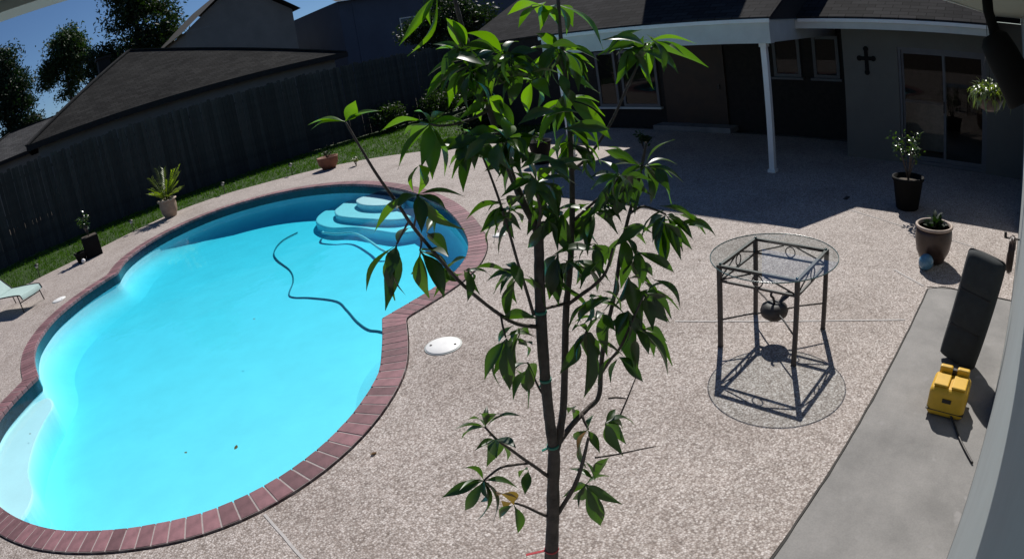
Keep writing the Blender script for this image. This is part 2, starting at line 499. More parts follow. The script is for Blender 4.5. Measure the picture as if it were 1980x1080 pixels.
for p, q in (((6.02, 0.86), (6.115, 0.6)), ((6.11, 0.6), (6.11, -0.08))): strip(p, q, 0.014, 0.003, M_gap, 'joint', walk)
bed = polygon_sheet([(x, y) for x, y in tree_hole], [], -0.03, M_soil, 'planting_bed'); tag(bed, kind='structure')
dr = MB().box(8.54, 8.70, 2.555, 2.615, 0.002, 0.008).build('drain_grate', M_iron)
tag(dr, 'small dark rectangular drain grate set in the deck near the porch shadow', 'drain')

FENCE_B = 21.0
lawn_outer = lawn_edge + [(17.6, 11.5), (17.6, FENCE_B + 0.2), (-9, FENCE_B + 0.2)]
lawn = polygon_sheet(lawn_outer, [], -0.045, M_lawn, 'lawn'); tag(lawn, kind='structure')
# grass blades, one mass
def inside(x, y, poly):
    c = False; n = len(poly); j = n - 1
    for i in range(n):
        xi, yi = poly[i]; xj, yj = poly[j]
        if (yi > y) != (yj > y) and x < (xj - xi) * (y - yi) / (yj - yi) + xi: c = not c
        j = i
    return c
gv, gf = [], []
while len(gf) < 42000:
    x, y = random.uniform(-4, 14.5), random.uniform(12.0, 20.9)
    if not inside(x, y, lawn_outer): continue
    for _ in range(3):
        xx, yy = x + random.gauss(0, .03), y + random.gauss(0, .03)
        a = random.uniform(0, 6.283); h = random.uniform(.05, .10); w = random.uniform(.006, .011)
        lx, ly = random.gauss(0, .025), random.gauss(0, .025)
        n = len(gv)
        gv += [(xx + math.cos(a) * w, yy + math.sin(a) * w, -.047), (xx - math.cos(a) * w, yy - math.sin(a) * w, -.047), (xx + lx, yy + ly, -.047 + h)]
        gf.append((n, n + 1, n + 2))
grass = tag(MB().add(gv, gf).build('grass', M_grass), 'strip of short green lawn grass along the wooden fence', 'grass', kind='stuff')

# ------------------------------------------------------------------ swimming pool
WATER = -0.16
def floor_z(x, y): return -0.62 - 0.008 * max(0, 6.0 - abs(y - 10.5))
pool = empty('swimming_pool', (2.4, 9.5, 0))
tag(pool, 'free form swimming pool with brick coping and bright turquoise water', 'swimming pool')
pool_inv = Matrix.Translation((-2.4, -9.5, 0))
def in_pool(o):
    o.parent = pool; o.matrix_parent_inverse = pool_inv
    return o
# basin: walls, cove and floor
nR = len(ring)
cove = [(0.0, -0.03), (0.0, -0.32), (-0.05, -0.42), (-0.15, -0.52), (-0.30, -0.59), (-0.46, None)]
mb = MB(); vs = []
for d, z in cove:
    L = offset(d, 0 if d > -0.1 else 4 if d > -0.2 else 8)
    vs += [(p.x, p.y, floor_z(p.x, p.y) if z is None else z) for p in L]
fs = []
for i in range(len(cove) - 1):
    fs += [(i * nR + k, i * nR + (k + 1) % nR, (i + 1) * nR + (k + 1) % nR, (i + 1) * nR + k) for k in range(nR)]
mb.add(vs, fs, True)
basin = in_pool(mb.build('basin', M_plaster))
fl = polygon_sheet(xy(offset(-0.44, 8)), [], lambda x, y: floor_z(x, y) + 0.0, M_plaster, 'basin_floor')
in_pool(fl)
# waterline tile band
mb = MB(); L = offset(-0.006)
mb.add([(p.x, p.y, -0.012) for p in L] + [(p.x, p.y, -0.20) for p in L], [(k, (k + 1) % nR, nR + (k + 1) % nR, nR + k) for k in range(nR)], True)
in_pool(mb.build('waterline_tile', M_tile))
# mortar bed under the bricks
mb = MB()
mb.add([(p.x, p.y, 0.0175) for p in offset(0.004)] + [(p.x, p.y, 0.0175) for p in outer] + [(p.x, p.y, -0.06) for p in outer] + [(p.x, p.y, -0.05) for p in offset(0.004)],
       [(k, nR + k, nR + (k + 1) % nR, (k + 1) % nR) for k in range(nR)] + [(nR + k, 2 * nR + k, 2 * nR + (k + 1) % nR, nR + (k + 1) % nR) for k in range(nR)] + [(3 * nR + k, k, (k + 1) % nR, 3 * nR + (k + 1) % nR) for k in range(nR)])
in_pool(mb.build('mortar_bed', M_mortar))
# coping bricks: wedge blocks between neighbouring stations
for k in range(nR):
    a0, a1 = ring[k] - nrm[k] * 0.018, ring[(k + 1) % nR] - nrm[(k + 1) % nR] * 0.018
    b0, b1 = outer[k], outer[(k + 1) % nR]
    j = 0.045
    p = [a0.lerp(a1, j), a0.lerp(a1, 1 - j), b0.lerp(b1, 1 - j * 0.8), b0.lerp(b1, j * 0.8)]
    c = (p[0] + p[1] + p[2] + p[3]) / 4
    z1 = 0.021 + random.uniform(-0.0015, 0.0015); z0 = -0.032
    mb = MB(); vs = []
    for z, s in ((z0, 1.0), (z1 - 0.006, 1.0), (z1, 0.955)):
        vs += [((q.x - c.x) * s, (q.y - c.y) * s, z) for q in p]
    o2 = 1 if sgn > 0 else -1
    fs = [(0, 1, 2, 3)[::-1], (8, 9, 10, 11)]
    for l in (0, 4):
        fs += [(l + i, l + (i + 1) % 4, l + 4 + (i + 1) % 4, l + 4 + i) for i in range(4)]
    mb.add(vs, fs)
    o = mb.build('brick', M_brick)
    o.location = (c.x, c.y, 0)
    in_pool(o)
# entry steps in the far end, and the shallow shelf in the near lobe
def tread(pts, z, name, n=5, low=None):
    L = [p.xy for p in catmull([(x, y, 0) for x, y in pts], n, True)]
    m_ = len(L); c = sum(L, Vector((0, 0))) / m_
    mb = MB(); zs = ((1.0, low if low is not None else -1.05), (1.0, z - 0.03), (0.985, z - 0.008), (0.96, z))
    vs = []
    for s, zz in zs: vs += [((p.x - c.x) * s + c.x, (p.y - c.y) * s + c.y, zz) for p in L]
    fs = [tuple(3 * m_ + i for i in range(m_))]
    for l in range(3): fs += [(l * m_ + i, l * m_ + (i + 1) % m_, (l + 1) * m_ + (i + 1) % m_, (l + 1) * m_ + i) for i in range(m_)]
    mb.add(vs, fs)
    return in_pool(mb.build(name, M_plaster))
tread([(6.30, 12.05), (6.75, 11.9), (6.76, 10.95), (6.45, 10.45), (6.15, 10.80), (6.06, 11.45)], -0.20, 'step')
tread([(6.03, 12.5), (6.45, 12.75), (6.75, 12.2), (6.70, 10.6), (6.35, 9.75), (5.92, 9.9), (5.70, 10.85), (5.62, 11.7), (5.80, 12.25)], -0.33, 'step')
tread([(5.75, 13.0), (6.25, 13.2), (6.70, 12.4), (6.62, 10.4), (6.2, 9.25), (5.68, 9.45), (5.58, 10.1), (5.52, 10.9), (5.29, 11.55), (5.38, 12.4)], -0.46, 'step')
shelf = [(-1.0, 8.45), (-0.93, 8.05), (-1.11, 7.62), (-1.27, 7.18), (-1.40, 6.54), (-1.37, 5.97), (-1.55, 5.62), (-1.80, 5.75), (-1.95, 6.4), (-1.97, 7.0), (-1.86, 7.45), (-1.66, 7.95), (-1.32, 8.4)]
tread(shelf, -0.24, 'shelf', 4)
# water: closed body with a clear, faintly rippled surface and blue-green absorption
wm = clear_sheet('pool_water', (0.96, 0.995, 1.0), 1.33, 0.0, (2.2, 0.22))
nt = wm.node_tree
va = N(nt, 'ShaderNodeVolumeAbsorption'); va.inputs['Color'].default_value = (0.34, 0.935, 0.99, 1); va.inputs['Density'].default_value = 1.4
nt.links.new(va.outputs[0], [n for n in nt.nodes if n.type == 'OUTPUT_MATERIAL'][0].inputs['Volume'])
wl = xy(offset(0.012))
bm = bmesh.new()
top = [bm.verts.new((x, y, WATER)) for x, y in wl]
bot = [bm.verts.new((x, y, -1.6)) for x, y in wl]
bmesh.ops.triangle_fill(bm, use_beauty=True, edges=[bm.edges.new((top[i], top[(i + 1) % nR])) for i in range(nR)])
bmesh.ops.triangle_fill(bm, use_beauty=True, edges=[bm.edges.new((bot[i], bot[(i + 1) % nR])) for i in range(nR)])
for i in range(nR): bm.faces.new((top[i], top[(i + 1) % nR], bot[(i + 1) % nR], bot[i]))
bmesh.ops.recalc_face_normals(bm, faces=bm.faces)
me = bpy.data.meshes.new('water'); bm.to_mesh(me); bm.free(); me.materials.append(wm)
tag(link('water', me), kind='structure')
# cleaner hose and a white rope in the pool
hz = -0.875
hose = [(3.63, 6.6), (3.572, 7.069), (3.512, 7.291), (3.569, 7.706), (3.712, 8.266), (3.802, 8.772), (3.631, 9.401), (3.472, 9.752), (3.497, 10.032), (3.849, 10.607), (4.089, 11.279), (4.242, 12.316), (4.461, 12.981), (4.925, 13.587), (5.45, 13.80)]
hose = [(x * 0.928, y * 0.928, floor_z(x, y) + 0.016) for x, y in hose]
h = MB().tube(catmull(hose, 6), 0.014, 8).build('cleaner_hose', M_hose)
tag(h, 'long thin teal hose snaking across the pool floor toward the steps', 'hose')
rope = [(5.2, 11.75, -0.55), (5.09, 11.5, -0.5), (5.17, 11.08, -0.5), (5.33, 10.72, -0.5), (5.30, 10.29, -0.5), (5.15, 9.64, -0.5), (5.02, 9.13, -0.5), (5.1, 8.8, -0.62)]
h = MB().tube(catmull(rope, 6), 0.024, 8).build('pool_rope', M_lid)
tag(h, 'white rope curling under water beside the pool steps', 'rope')
def lid(x, y, r, label):
    o = empty('skimmer_lid', (x, y, 0.0)); tag(o, label, 'lid', 'round skimmer lids in the deck')
    MB().lathe([(r * 1.09, 0.001), (r * 1.09, 0.005), (r * 1.02, 0.006)], n=32).build('collar', M_trim, o)
    d = MB().lathe([(r, 0.006), (r, 0.010), (r * 0.97, 0.013), (r * 0.2, 0.014), (0.0001, 0.014)], n=32).build('cover', M_lid, o)
    for s in (-1, 1):
        q = Vector((-0.60, 0.80, 0)) * s * r * 0.72
        MB().lathe([(r * 0.075, 0.0135), (r * 0.075, 0.0165), (0.0001, 0.0165)], (q.x, q.y, 0), 12).build('finger_hole', M_gap, d)
lid(2.835, 4.437, 0.165, 'large white round skimmer lid in the deck beside the pool coping corner')
lid(-0.45, 12.72, 0.15, 'white round skimmer lid on the deck at the foot of the lounger')
lid(5.312, 6.337, 0.085, 'small white round lid in the deck behind the rounded pool end')
# a few leaves blown into the pool and onto the deck
LEAF_SPOTS = [((2.05, 7.55, WATER + 0.004), 'dark leaf floating alone in the middle of the pool'),
              ((0.35, 5.15, WATER + 0.004), 'small leaf floating on the pool between shelf and near coping'),
              ((0.78, 4.86, WATER + 0.004), 'dark leaf floating closest to the near brick coping'),
              ((-1.30, 7.3, WATER + 0.004), 'leaf speck floating over the pale shelf in the pool'),
              ((2.15, 3.0, 0.008), 'dry leaf lying on the paving between pool and young tree'),
              ((1.5, 3.55, 0.008), 'curled brown leaf on the paving by the brick coping'),
              ((5.6, 3.4, 0.008), 'dry leaf lying on the paving behind the glass table')]
for k, (c, lab) in enumerate(LEAF_SPOTS):
    mb = MB(); L = 0.032 + 0.012 * (k % 3); vs = []
    for i in range(7):
        t = i / 6; w = 0.3 * L * math.sin(math.pi * t ** 0.85) if 0 < i < 6 else 0.002
        vs += [(t * L, -w, 0.006 * math.sin(3 * t + k)), (t * L, 0, 0), (t * L, w, 0.007 * math.sin(2.5 * t + k + 1))]
    mb.add(vs, [f for i in range(6) for f in ((3 * i, 3 * i + 1, 3 * i + 4, 3 * i + 3), (3 * i + 1, 3 * i + 2, 3 * i + 5, 3 * i + 4))], True)
    o = mb.build('fallen_leaf', M_leaf_dry); o.location = c; o.rotation_euler = (0, 0, k * 1.9)
    tag(o, lab, 'leaf', 'fallen leaves')

# ------------------------------------------------------------------ the house: side wall beside the camera, far wing, porch
house = empty('house', (11.3, 3.36, 0))
tag(house, 'single storey L shaped house with covered porch, sliding glass door and grey shingle roof', 'house')
h_inv = Matrix.Translation((-11.3, -3.36, 0))
def H_(o):
    o.parent = house; o.matrix_parent_inverse = h_inv
    return o
def hpart(name, m, *boxes, bevel=0.0):
    mb = MB()
    for b in boxes: mb.box(*b)
    return H_(mb.build(name, m, bevel=bevel))
WB = -0.09
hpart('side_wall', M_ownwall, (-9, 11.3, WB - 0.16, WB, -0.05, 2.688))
hpart('soffit', M_soffit, (-9, 10.55, WB - 0.10, 0.345, 2.690, 2.705))
hpart('fascia', M_trim, (-9, 10.55, 0.3455, 0.368, 2.684, 2.86))
# far wing wall with the sliding door opening
D0, D1, DZ = 0.62, 2.30, 2.05
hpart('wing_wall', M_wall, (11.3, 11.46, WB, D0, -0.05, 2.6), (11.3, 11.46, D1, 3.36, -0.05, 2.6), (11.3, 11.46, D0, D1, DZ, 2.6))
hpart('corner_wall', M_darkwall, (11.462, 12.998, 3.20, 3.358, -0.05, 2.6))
hpart('wing_soffit', M_soffit, (10.62, 11.3, 0.37, 4.0, 2.405, 2.42))
hpart('wing_fascia', M_trim, (10.60, 10.62, 0.37, 4.0, 2.36, 2.52))
# sliding glass door
door = H_(MB().box(11.33, 11.42, D0, D0 + 0.05, 0.0, DZ).box(11.33, 11.42, D1 - 0.05, D1, 0.0, DZ).box(11.33, 11.42, D0 + 0.05, D1 - 0.05, DZ - 0.05, DZ).box(11.33, 11.42, D0 + 0.05, D1 - 0.05, 0.0, 0.06).build('sliding_door', M_shade_frame))
for y0, y1, x in ((0.67, 1.46, 11.36), (1.40, 2.25, 11.385)):
    MB().box(x, x + 0.02, y0, y0 + 0.045, 0.06, DZ - 0.05).box(x, x + 0.02, y1 - 0.045, y1, 0.06, DZ - 0.05).box(x, x + 0.02, y0 + 0.045, y1 - 0.045, 0.06, 0.14).box(x, x + 0.02, y0 + 0.045, y1 - 0.045, DZ - 0.11, DZ - 0.05).build('sash', M_shade_frame, door)
    MB().quad_x(x + 0.01, y0 + 0.045, y1 - 0.045, 0.14, DZ - 0.11).build('pane', M_pane, door)
MB().bar((11.335, 1.45, 0.95), (11.335, 1.45, 1.15), 0.025, 0.02).build('handle', M_iron, door)
for c in door.children: c.matrix_parent_inverse = Matrix.Identity(4)
# room behind the door
hpart('room_floor', M_inner, (11.47, 15.0, WB, 3.19, -0.04, 0.03))
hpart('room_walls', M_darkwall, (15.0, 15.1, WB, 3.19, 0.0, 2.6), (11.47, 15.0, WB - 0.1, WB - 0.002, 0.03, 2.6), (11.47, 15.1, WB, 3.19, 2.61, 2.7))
sb = empty('sideboard', (12.35, 2.0, 0.031)); tag(sb, 'pale low sideboard seen dimly through the sliding glass door', 'sideboard')
MB().box(-0.2, 0.2, -0.45, 0.45, 0.06, 0.92).build('cabinet', M_rim, sb, bevel=0.01)
MB().box(-0.22, 0.22, -0.48, 0.48, 0.921, 0.95).build('top', M_rim, sb, bevel=0.006)
for x in (-0.16, 0.16):
    for y in (-0.4, 0.4): MB().box(x - 0.02, x + 0.02, y - 0.02, y + 0.02, 0, 0.06).build('foot', M_iron, sb)
# porch: back wall, windows, door, beam, posts, ceiling
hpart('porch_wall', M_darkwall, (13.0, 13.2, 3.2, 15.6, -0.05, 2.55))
hpart('gable_end_wall', M_darkwall, (13.202, 20, 15.4, 15.6, -0.05, 3.0))
def window(y0, y1, z0, z1, x=12.998):
    w = H_(MB().box(x - 0.05, x, y0, y0 + 0.07, z0, z1).box(x - 0.05, x, y1 - 0.07, y1, z0, z1).box(x - 0.05, x, y0 + 0.07, y1 - 0.07, z1 - 0.07, z1).box(x - 0.05, x, y0 + 0.07, y1 - 0.07, z0, z0 + 0.07).build('window', M_shade_frame))
    MB().quad_x(x - 0.03, y0 + 0.07, y1 - 0.07, z0 + 0.07, z1 - 0.07).build('pane', M_pane, w)
    MB().box(x - 0.12, x - 0.002, y0 - 0.06, y1 + 0.06, z0 - 0.05, z0 - 0.002).build('sill', M_trim if z0 < 1 else M_shade_frame, w)
window(8.62, 9.72, 0.50, 1.95); window(9.86, 10.5, 0.50, 1.95)
window(4.85, 5.5, 1.25, 2.15); window(3.95, 4.55, 1.25, 2.15)
dr = H_(MB().box(12.94, 12.99, 6.75, 8.45, 0.02, 2.05).build('porch_door', M_brown))
MB().box(12.90, 12.935, 6.90, 6.96, 0.95, 1.05).build('handle', M_iron, dr)
hpart('porch_ceiling', M_soffit, (9.56, 12.99, 4.13, 8.79, 2.50, 2.52))
hpart('porch_beam', M_trim, (9.40, 9.55, 4.0, 8.92, 2.155, 2.53), (9.552, 12.99, 4.0, 4.12, 2.17, 2.53), (9.552, 12.99, 8.80, 8.92, 2.17, 2.53))
hpart('gutter', M_white, (9.345, 9.399, 3.97, 8.95, 2.49, 2.555), (10.545, 10.599, 0.37, 3.93, 2.475, 2.535), bevel=0.006)
for y in (4.22, 8.70):
    p = hpart('porch_post', M_white, (9.56, 9.66, y - 0.05, y + 0.05, 0.0, 2.155), bevel=0.006)
    MB().box(9.54, 9.68, y - 0.07, y + 0.07, 0.0, 0.05).build('base', M_white, p); MB().box(9.545, 9.675, y - 0.065, y + 0.065, 2.09, 2.153).build('capital', M_white, p)
hpart('step_riser', M_conc, (12.5, 12.94, 6.5, 8.6, 0.0, 0.12), bevel=0.01)
# roofs: tilted shingled slabs
def slab(name, m, pts, ax, ay, th=0.05, parent_fn=H_):
    pts = [Vector(p) for p in pts]
    n = (pts[1] - pts[0]).cross(pts[2] - pts[0]).normalized()
    if n.z < 0: n = -n
    k = len(pts); mb = MB()
    mb.add(pts + [p - n * th for p in pts], [tuple(range(k)), tuple(range(2 * k - 1, k - 1, -1))] + [(i, (i + 1) % k, k + (i + 1) % k, k + i) for i in range(k)])
    o = mb.build(name, m)
    uv_planar(o, ax, ay)
    return parent_fn(o) if parent_fn else o
P = 0.45
r1 = slab('roof', M_roof, [(9.36, 3.95, 2.585), (9.36, 8.95, 2.585), (15.4, 8.95, 2.585 + 6.04 * P), (15.4, 3.95, 2.585 + 6.04 * P)], (0, 1, 0), (0.91, 0, 0.41))
slab('roof', M_roof, [(12.9, 8.96, 2.60), (12.9, 15.9, 2.60), (17.5, 15.9, 2.60 + 4.6 * P), (17.5, 8.96, 2.60 + 4.6 * P)], (0, 1, 0), (0.91, 0, 0.41))
r2 = slab('wing_roof', M_roof, [(10.56, 0.37, 2.57), (10.56, 3.948, 2.57), (15.4, 3.948, 2.57 + 4.84 * P), (15.4, 0.37, 2.57 + 4.84 * P)], (0, 1, 0), (0.91, 0, 0.41))
slab('wing_roof', M_roof, [(-9, 0.40, 2.875), (-9, -5.0, 4.9), (15.4, -5.0, 4.9), (15.4, 0.40, 2.875)], (1, 0, 0), (0, -0.93, 0.37))
H_(MB().add([(9.40, 3.962, 2.54), (15.4, 3.962, 2.54), (15.4, 3.962, 5.27), (9.40, 3.962, 2.57), (9.40, 3.99, 2.54), (15.4, 3.99, 2.54), (15.4, 3.99, 5.27), (9.40, 3.99, 2.57)], [(0, 1, 2, 3), (7, 6, 5, 4), (0, 4, 5, 1), (1, 5, 6, 2), (2, 6, 7, 3), (3, 7, 4, 0)]).build('gable_board', M_darkwall))
ch = hpart('chimney', M_darkwall, (12.5, 13.2, 6.15, 8.05, 3.7, 6.15))  # unseen block, added and sized for the shadow across the porch roof

o = empty('wall_cross', (11.298, 2.90, 1.57)); tag(o, 'black ornamental cross hanging on the pale wing wall', 'cross')
mb = MB()
mb.box(-0.022, 0, -0.035, 0.035, 0.0, 0.42).box(-0.022, 0, -0.135, -0.036, 0.215, 0.285).box(-0.022, 0, 0.036, 0.135, 0.215, 0.285)
for y, z in ((0, 0.42), (0, 0.0), (-0.135, 0.25), (0.135, 0.25)):
    mb.add([(-0.026 + 0.012 * (k % 1), y + 0.05 * math.cos(t), z + 0.05 * math.sin(t)) for k, t in enumerate(2 * math.pi * i / 10 for i in range(10))], [tuple(range(10))])
    mb.add([(-0.004, y + 0.05 * math.cos(t), z + 0.05 * math.sin(t)) for t in (2 * math.pi * i / 10 for i in range(10))], [tuple(range(10))])
mb.build('cross_body', M_black, o)

# spotlight under the eave beside the camera
o = empty('eave_spotlight', (1.33, 0.06, 2.69)); tag(o, 'black cylindrical spotlight hanging from the eave soffit', 'spotlight')
p0, p1 = Vector((-0.03, -0.01, -0.125)), Vector((-0.036, -0.075, -0.235))
d = (p1 - p0).normalized()
MB().tube([p0 - d * 0.012, p0, p0 + d * 0.03, p1 - d * 0.004, p1], [0.022, 0.034, 0.038, 0.042, 0.038], 24).build('housing', M_black, o)
MB().tube([(0, 0, 0), (0, 0, -0.07), p0 + Vector((0.01, 0, 0.02)), p0], [0.012, 0.012, 0.012, 0.01], 10).build('arm', M_black, o)
MB().lathe([(0.04, -0.012), (0.04, -0.001), (0.0001, 0.0)], n=20).build('base_plate', M_black, o)

# ------------------------------------------------------------------ wooden fence
fence = empty('wooden_fence', (6, FENCE_B, 0))
tag(fence, 'tall weathered grey wooden privacy fence behind the lawn', 'fence')
protos = []
for k in range(5):
    hgt = 2.76 + 0.018 * k
    mb = MB()
    w = 0.069
    prof = [(-w, 0.0), (w, 0.0), (w, hgt - 0.035), (w - 0.035, hgt), (-w + 0.035, hgt), (-w, hgt - 0.035)]
    mb.add([(x, -0.009, z) for x, z in prof] + [(x, 0.009, z) for x, z in prof], [tuple(range(6)), tuple(range(11, 5, -1))] + [(i, 6 + i, 6 + (i + 1) % 6, (i + 1) % 6) for i in range(6)])
    protos.append(mb.mesh('fence_board', M_fence))
def boards(x0, y0, dx, dy, n, parent):
    ang = math.atan2(dy, dx)
    for i in range(n):
        o = link('board', random.choice(protos), parent)
        o.location = (x0 + dx * i - parent.location.x + random.uniform(-.003, .003) - dy * (i % 2) * 0.05, y0 + dy * i - parent.location.y + (i % 2) * 0.05 * dx + random.uniform(-.004, .004), -0.03 + random.uniform(-0.02, 0.02))
        o.rotation_euler = (random.uniform(-.006, .006), random.uniform(-.008, .008), ang + random.uniform(-.03, .03))
boards(-6.0, FENCE_B, 0.143, 0, 166, fence)
for z in (0.4, 1.4, 2.4):
    MB().box(-12.0, 11.6, 0.02, 0.06, z - 0.045, z + 0.045).build('rail', M_fence, fence)
fence2 = empty('wooden_fence', (17.7, 16, 0))
tag(fence2, 'shaded wooden fence at the end of the lawn between house and long fence', 'fence')
boards(17.7, 15.75, 0, 0.143, 36, fence2)
for z in (0.4, 1.4, 2.4):
    MB().box(0.02, 0.06, -0.3, 4.9, z - 0.045, z + 0.045).build('rail', M_fence, fence2)

# ------------------------------------------------------------------ patio table
tb = empty('patio_table', (4.375, 1.92, 0))
tag(tb, 'round glass topped patio table on a dark iron frame casting its shadow on the deck', 'table')
S, ZT = 0.338, 0.725
cs = [(-S, S), (S, S), (S, -S), (-S, -S)]
for x, y in cs:
    MB().bar((x, y, 0.012), (x, y, ZT), 0.035).box(x - 0.02, x + 0.02, y - 0.02, y + 0.02, 0.0, 0.012).build('leg', M_tableiron, tb, bevel=0.003)
mb = MB()
for i in range(4):
    p, q = Vector((*cs[i], 0)), Vector((*cs[(i + 1) % 4], 0)); d = (q - p).normalized() * 0.0155
    mb.bar((*(p + d).xy, ZT - 0.012), (*(q - d).xy, ZT - 0.012), 0.026, 0.024)
mb.build('top_rail', M_tableiron, tb)
for i in range(4):
    p, q = Vector((*cs[i], 0)), Vector((*cs[(i + 1) % 4], 0)); d = (q - p).normalized() * 0.016
    z0, z1 = ZT - 0.135, ZT - 0.024
    mb = MB().bar((*(p + d).xy, z0), (*(q - d).xy, z0), 0.018)
    m_ = (p + q) / 2; t = (q - p).normalized()
    ringc = [m_ + t * 0.045 * math.cos(a) + Vector((0, 0, (z0 + z1) / 2 + 0.045 * math.sin(a))) for a in (2 * math.pi * k / 20 for k in range(20))]
    mb.tube(ringc, 0.0055, 6, closed=True)
    for s, e in ((p + d, -1), (q - d, 1)):
        mb.tube([s + Vector((0, 0, z0 + 0.012)), m_ + t * e * 0.06 + Vector((0, 0, z1 - 0.005))], 0.007, 6)
    mb.build('apron', M_tableiron, tb)
zc = 0.245
for i in (0, 1):
    p, q = cs[i], cs[i + 2]
    MB().tube([(*p, zc), (p[0] * 0.5, p[1] * 0.5, zc + 0.012 + 0.012 * i), (0, 0, zc + 0.016 * i), (q[0] * 0.5, q[1] * 0.5, zc + 0.012 + 0.012 * i), (*q, zc)], 0.0075, 8).build('cross_brace', M_tableiron, tb)
orn = MB().lathe([(0.0001, -0.075), (0.065, -0.068), (0.112, -0.03), (0.122, 0.008), (0.106, 0.05), (0.06, 0.075), (0.0001, 0.062)], (0, 0, zc + 0.005), 24).build('ornament', M_tableiron, tb)
MB().tube(catmull([(0, 0, zc + 0.07), (-0.006, 0.008, zc + 0.12), (-0.03, 0.02, zc + 0.155), (-0.02, 0.01, zc + 0.195)], 5), 0.011, 8).build('stem', M_tableiron, orn)
mb = MB(); lf = []
for i in range(9):
    t = i / 8; w = 0.044 * math.sin(math.pi * t) ** 0.8
    c = Vector((0.03, -0.02, zc + 0.06)) + Vector((0.06, -0.11, 0.095)) * t + Vector((0, 0, 0.02 * math.sin(math.pi * t)))
    s = Vector((0.8, 0.45, 0.25)).normalized()
    lf += [c + s * w, c - s * w, c + Vector((0, 0, 0.004)) + s * w, c + Vector((0, 0, 0.004)) - s * w]
fs = []
for i in range(8):
    a, b = 4 * i, 4 * i + 4
    fs += [(a, a + 1, b + 1, b), (a + 2, b + 2, b + 3, a + 3), (a, b, b + 2, a + 2), (a + 1, a + 3, b + 3, b + 1)]
mb.add(lf, fs).build('metal_leaf', M_tableiron, orn)
R_ = 0.535
gl = MB().lathe([(R_ - 0.003, ZT + 0.011), (0.0001, ZT + 0.011)], n=64, caps=False).build('glass_top', M_glass, tb)
MB().lathe([(R_ - 0.003, ZT + 0.003), (R_, ZT + 0.005), (R_, ZT + 0.012), (R_ - 0.003, ZT + 0.0135), (R_ - 0.006, ZT + 0.012), (R_ - 0.006, ZT + 0.005), (R_ - 0.003, ZT + 0.003)], n=64, caps=False).build('glass_rim', M_glass_edge, gl)
for x, y in cs:
    MB().lathe([(0.011, ZT + 0.0005), (0.011, ZT + 0.010)], (x * 0.98, y * 0.98, 0), 10).build('pad', M_glass_edge, tb)

# ------------------------------------------------------------------ plants in pots
def leaf_verts(base, tip, normal, w, n=6, bow=0.12, fold=0.25):
    """one arched, slightly folded leaf as verts and quads"""
    base, tip = Vector(base), Vector(tip); d = tip - base; L = d.length
    up = (normal - d.normalized() * normal.dot(d.normalized())).normalized()
    s = d.normalized().cross(up)
    vs = []
    for i in range(n + 1):
        t = i / n
        hw = w * (math.sin(math.pi * min(1, t ** 0.85)) ** 0.9) if 0 < i < n else w * 0.04
        c = base + d * t + up * (bow * L * math.sin(math.pi * t))
        vs += [c + s * hw + up * hw * fold, c, c - s * hw + up * hw * fold]
    fs = []
    for i in range(n):
        a = 3 * i
        fs += [(a, a + 1, a + 4, a + 3), (a + 1, a + 2, a + 5, a + 4)]
    return vs, fs

def bush_mesh(name, m, pts_dirs, lmin, lmax, wr):
    mb = MB()
    for p, d in pts_dirs:
        L = random.uniform(lmin, lmax)
        nrm_ = Vector((random.gauss(0, .5), random.gauss(0, .5), 1)).normalized()
        if abs(nrm_.dot(d)) > 0.95: nrm_ = Vector((1, 0, 0.2))
        v, f = leaf_verts(p, p + d * L, nrm_, L * wr, 3, 0.1)
        mb.add(v, f, True)
    return mb.mesh(name, m)

def rand_dir(zlo=-0.4, zhi=0.9):
    a = random.uniform(0, 6.283); z = random.uniform(zlo, zhi); r = math.sqrt(max(0, 1 - z * z))
    return Vector((r * math.cos(a), r * math.sin(a), z))

# glazed brown pot with soil and a small plant
o = empty('brown_pot', (6.75, 0.94, 0)); o.scale = (0.93, 0.93, 0.95); tag(o, 'glazed brown round planter pot with pale rim at the corner of the walkway', 'pot')
MB().lathe([(0.13, 0.0), (0.15, 0.01), (0.215, 0.14), (0.24, 0.28), (0.235, 0.36), (0.225, 0.405)], n=36).build('bowl', M_terra, o)
MB().lathe([(0.226, 0.405), (0.242, 0.415), (0.245, 0.435), (0.232, 0.445), (0.212, 0.44), (0.205, 0.40), (0.20, 0.355)], n=36).build('rim', M_rim, o)
MB().lathe([(0.204, 0.35), (0.10, 0.365), (0.0001, 0.37)], n=24).build('soil', M_soil, o)
pl = empty('rosette_plant', (6.76, 0.93, 0.345)); tag(pl, 'dark sparse plant growing in the glazed brown pot', 'plant')
pd = [(Vector((random.gauss(0, .03), random.gauss(0, .03), random.uniform(0, .1))), rand_dir(0.1, 0.9)) for _ in range(34)]
link('foliage', bush_mesh('foliage', M_pine, pd, 0.08, 0.16, 0.2), pl)
MB().tube([(0, 0, -0.01), (0.01, 0, 0.12)], [0.012, 0.006], 6).build('stem', M_bark, pl)
b = MB().lathe([(0.0001 if abs(t) > 1.57 else 0.088 * math.cos(t), 0.088 * math.sin(t)) for t in (math.pi * (k / 14 - 0.5) for k in range(15))], (0, 0, 0.088), 28).build('glass_ball', M_blue)
b.location = (6.46, 0.965, 0); tag(b, 'shiny blue ball on the deck in front of the glazed brown pot', 'ball')

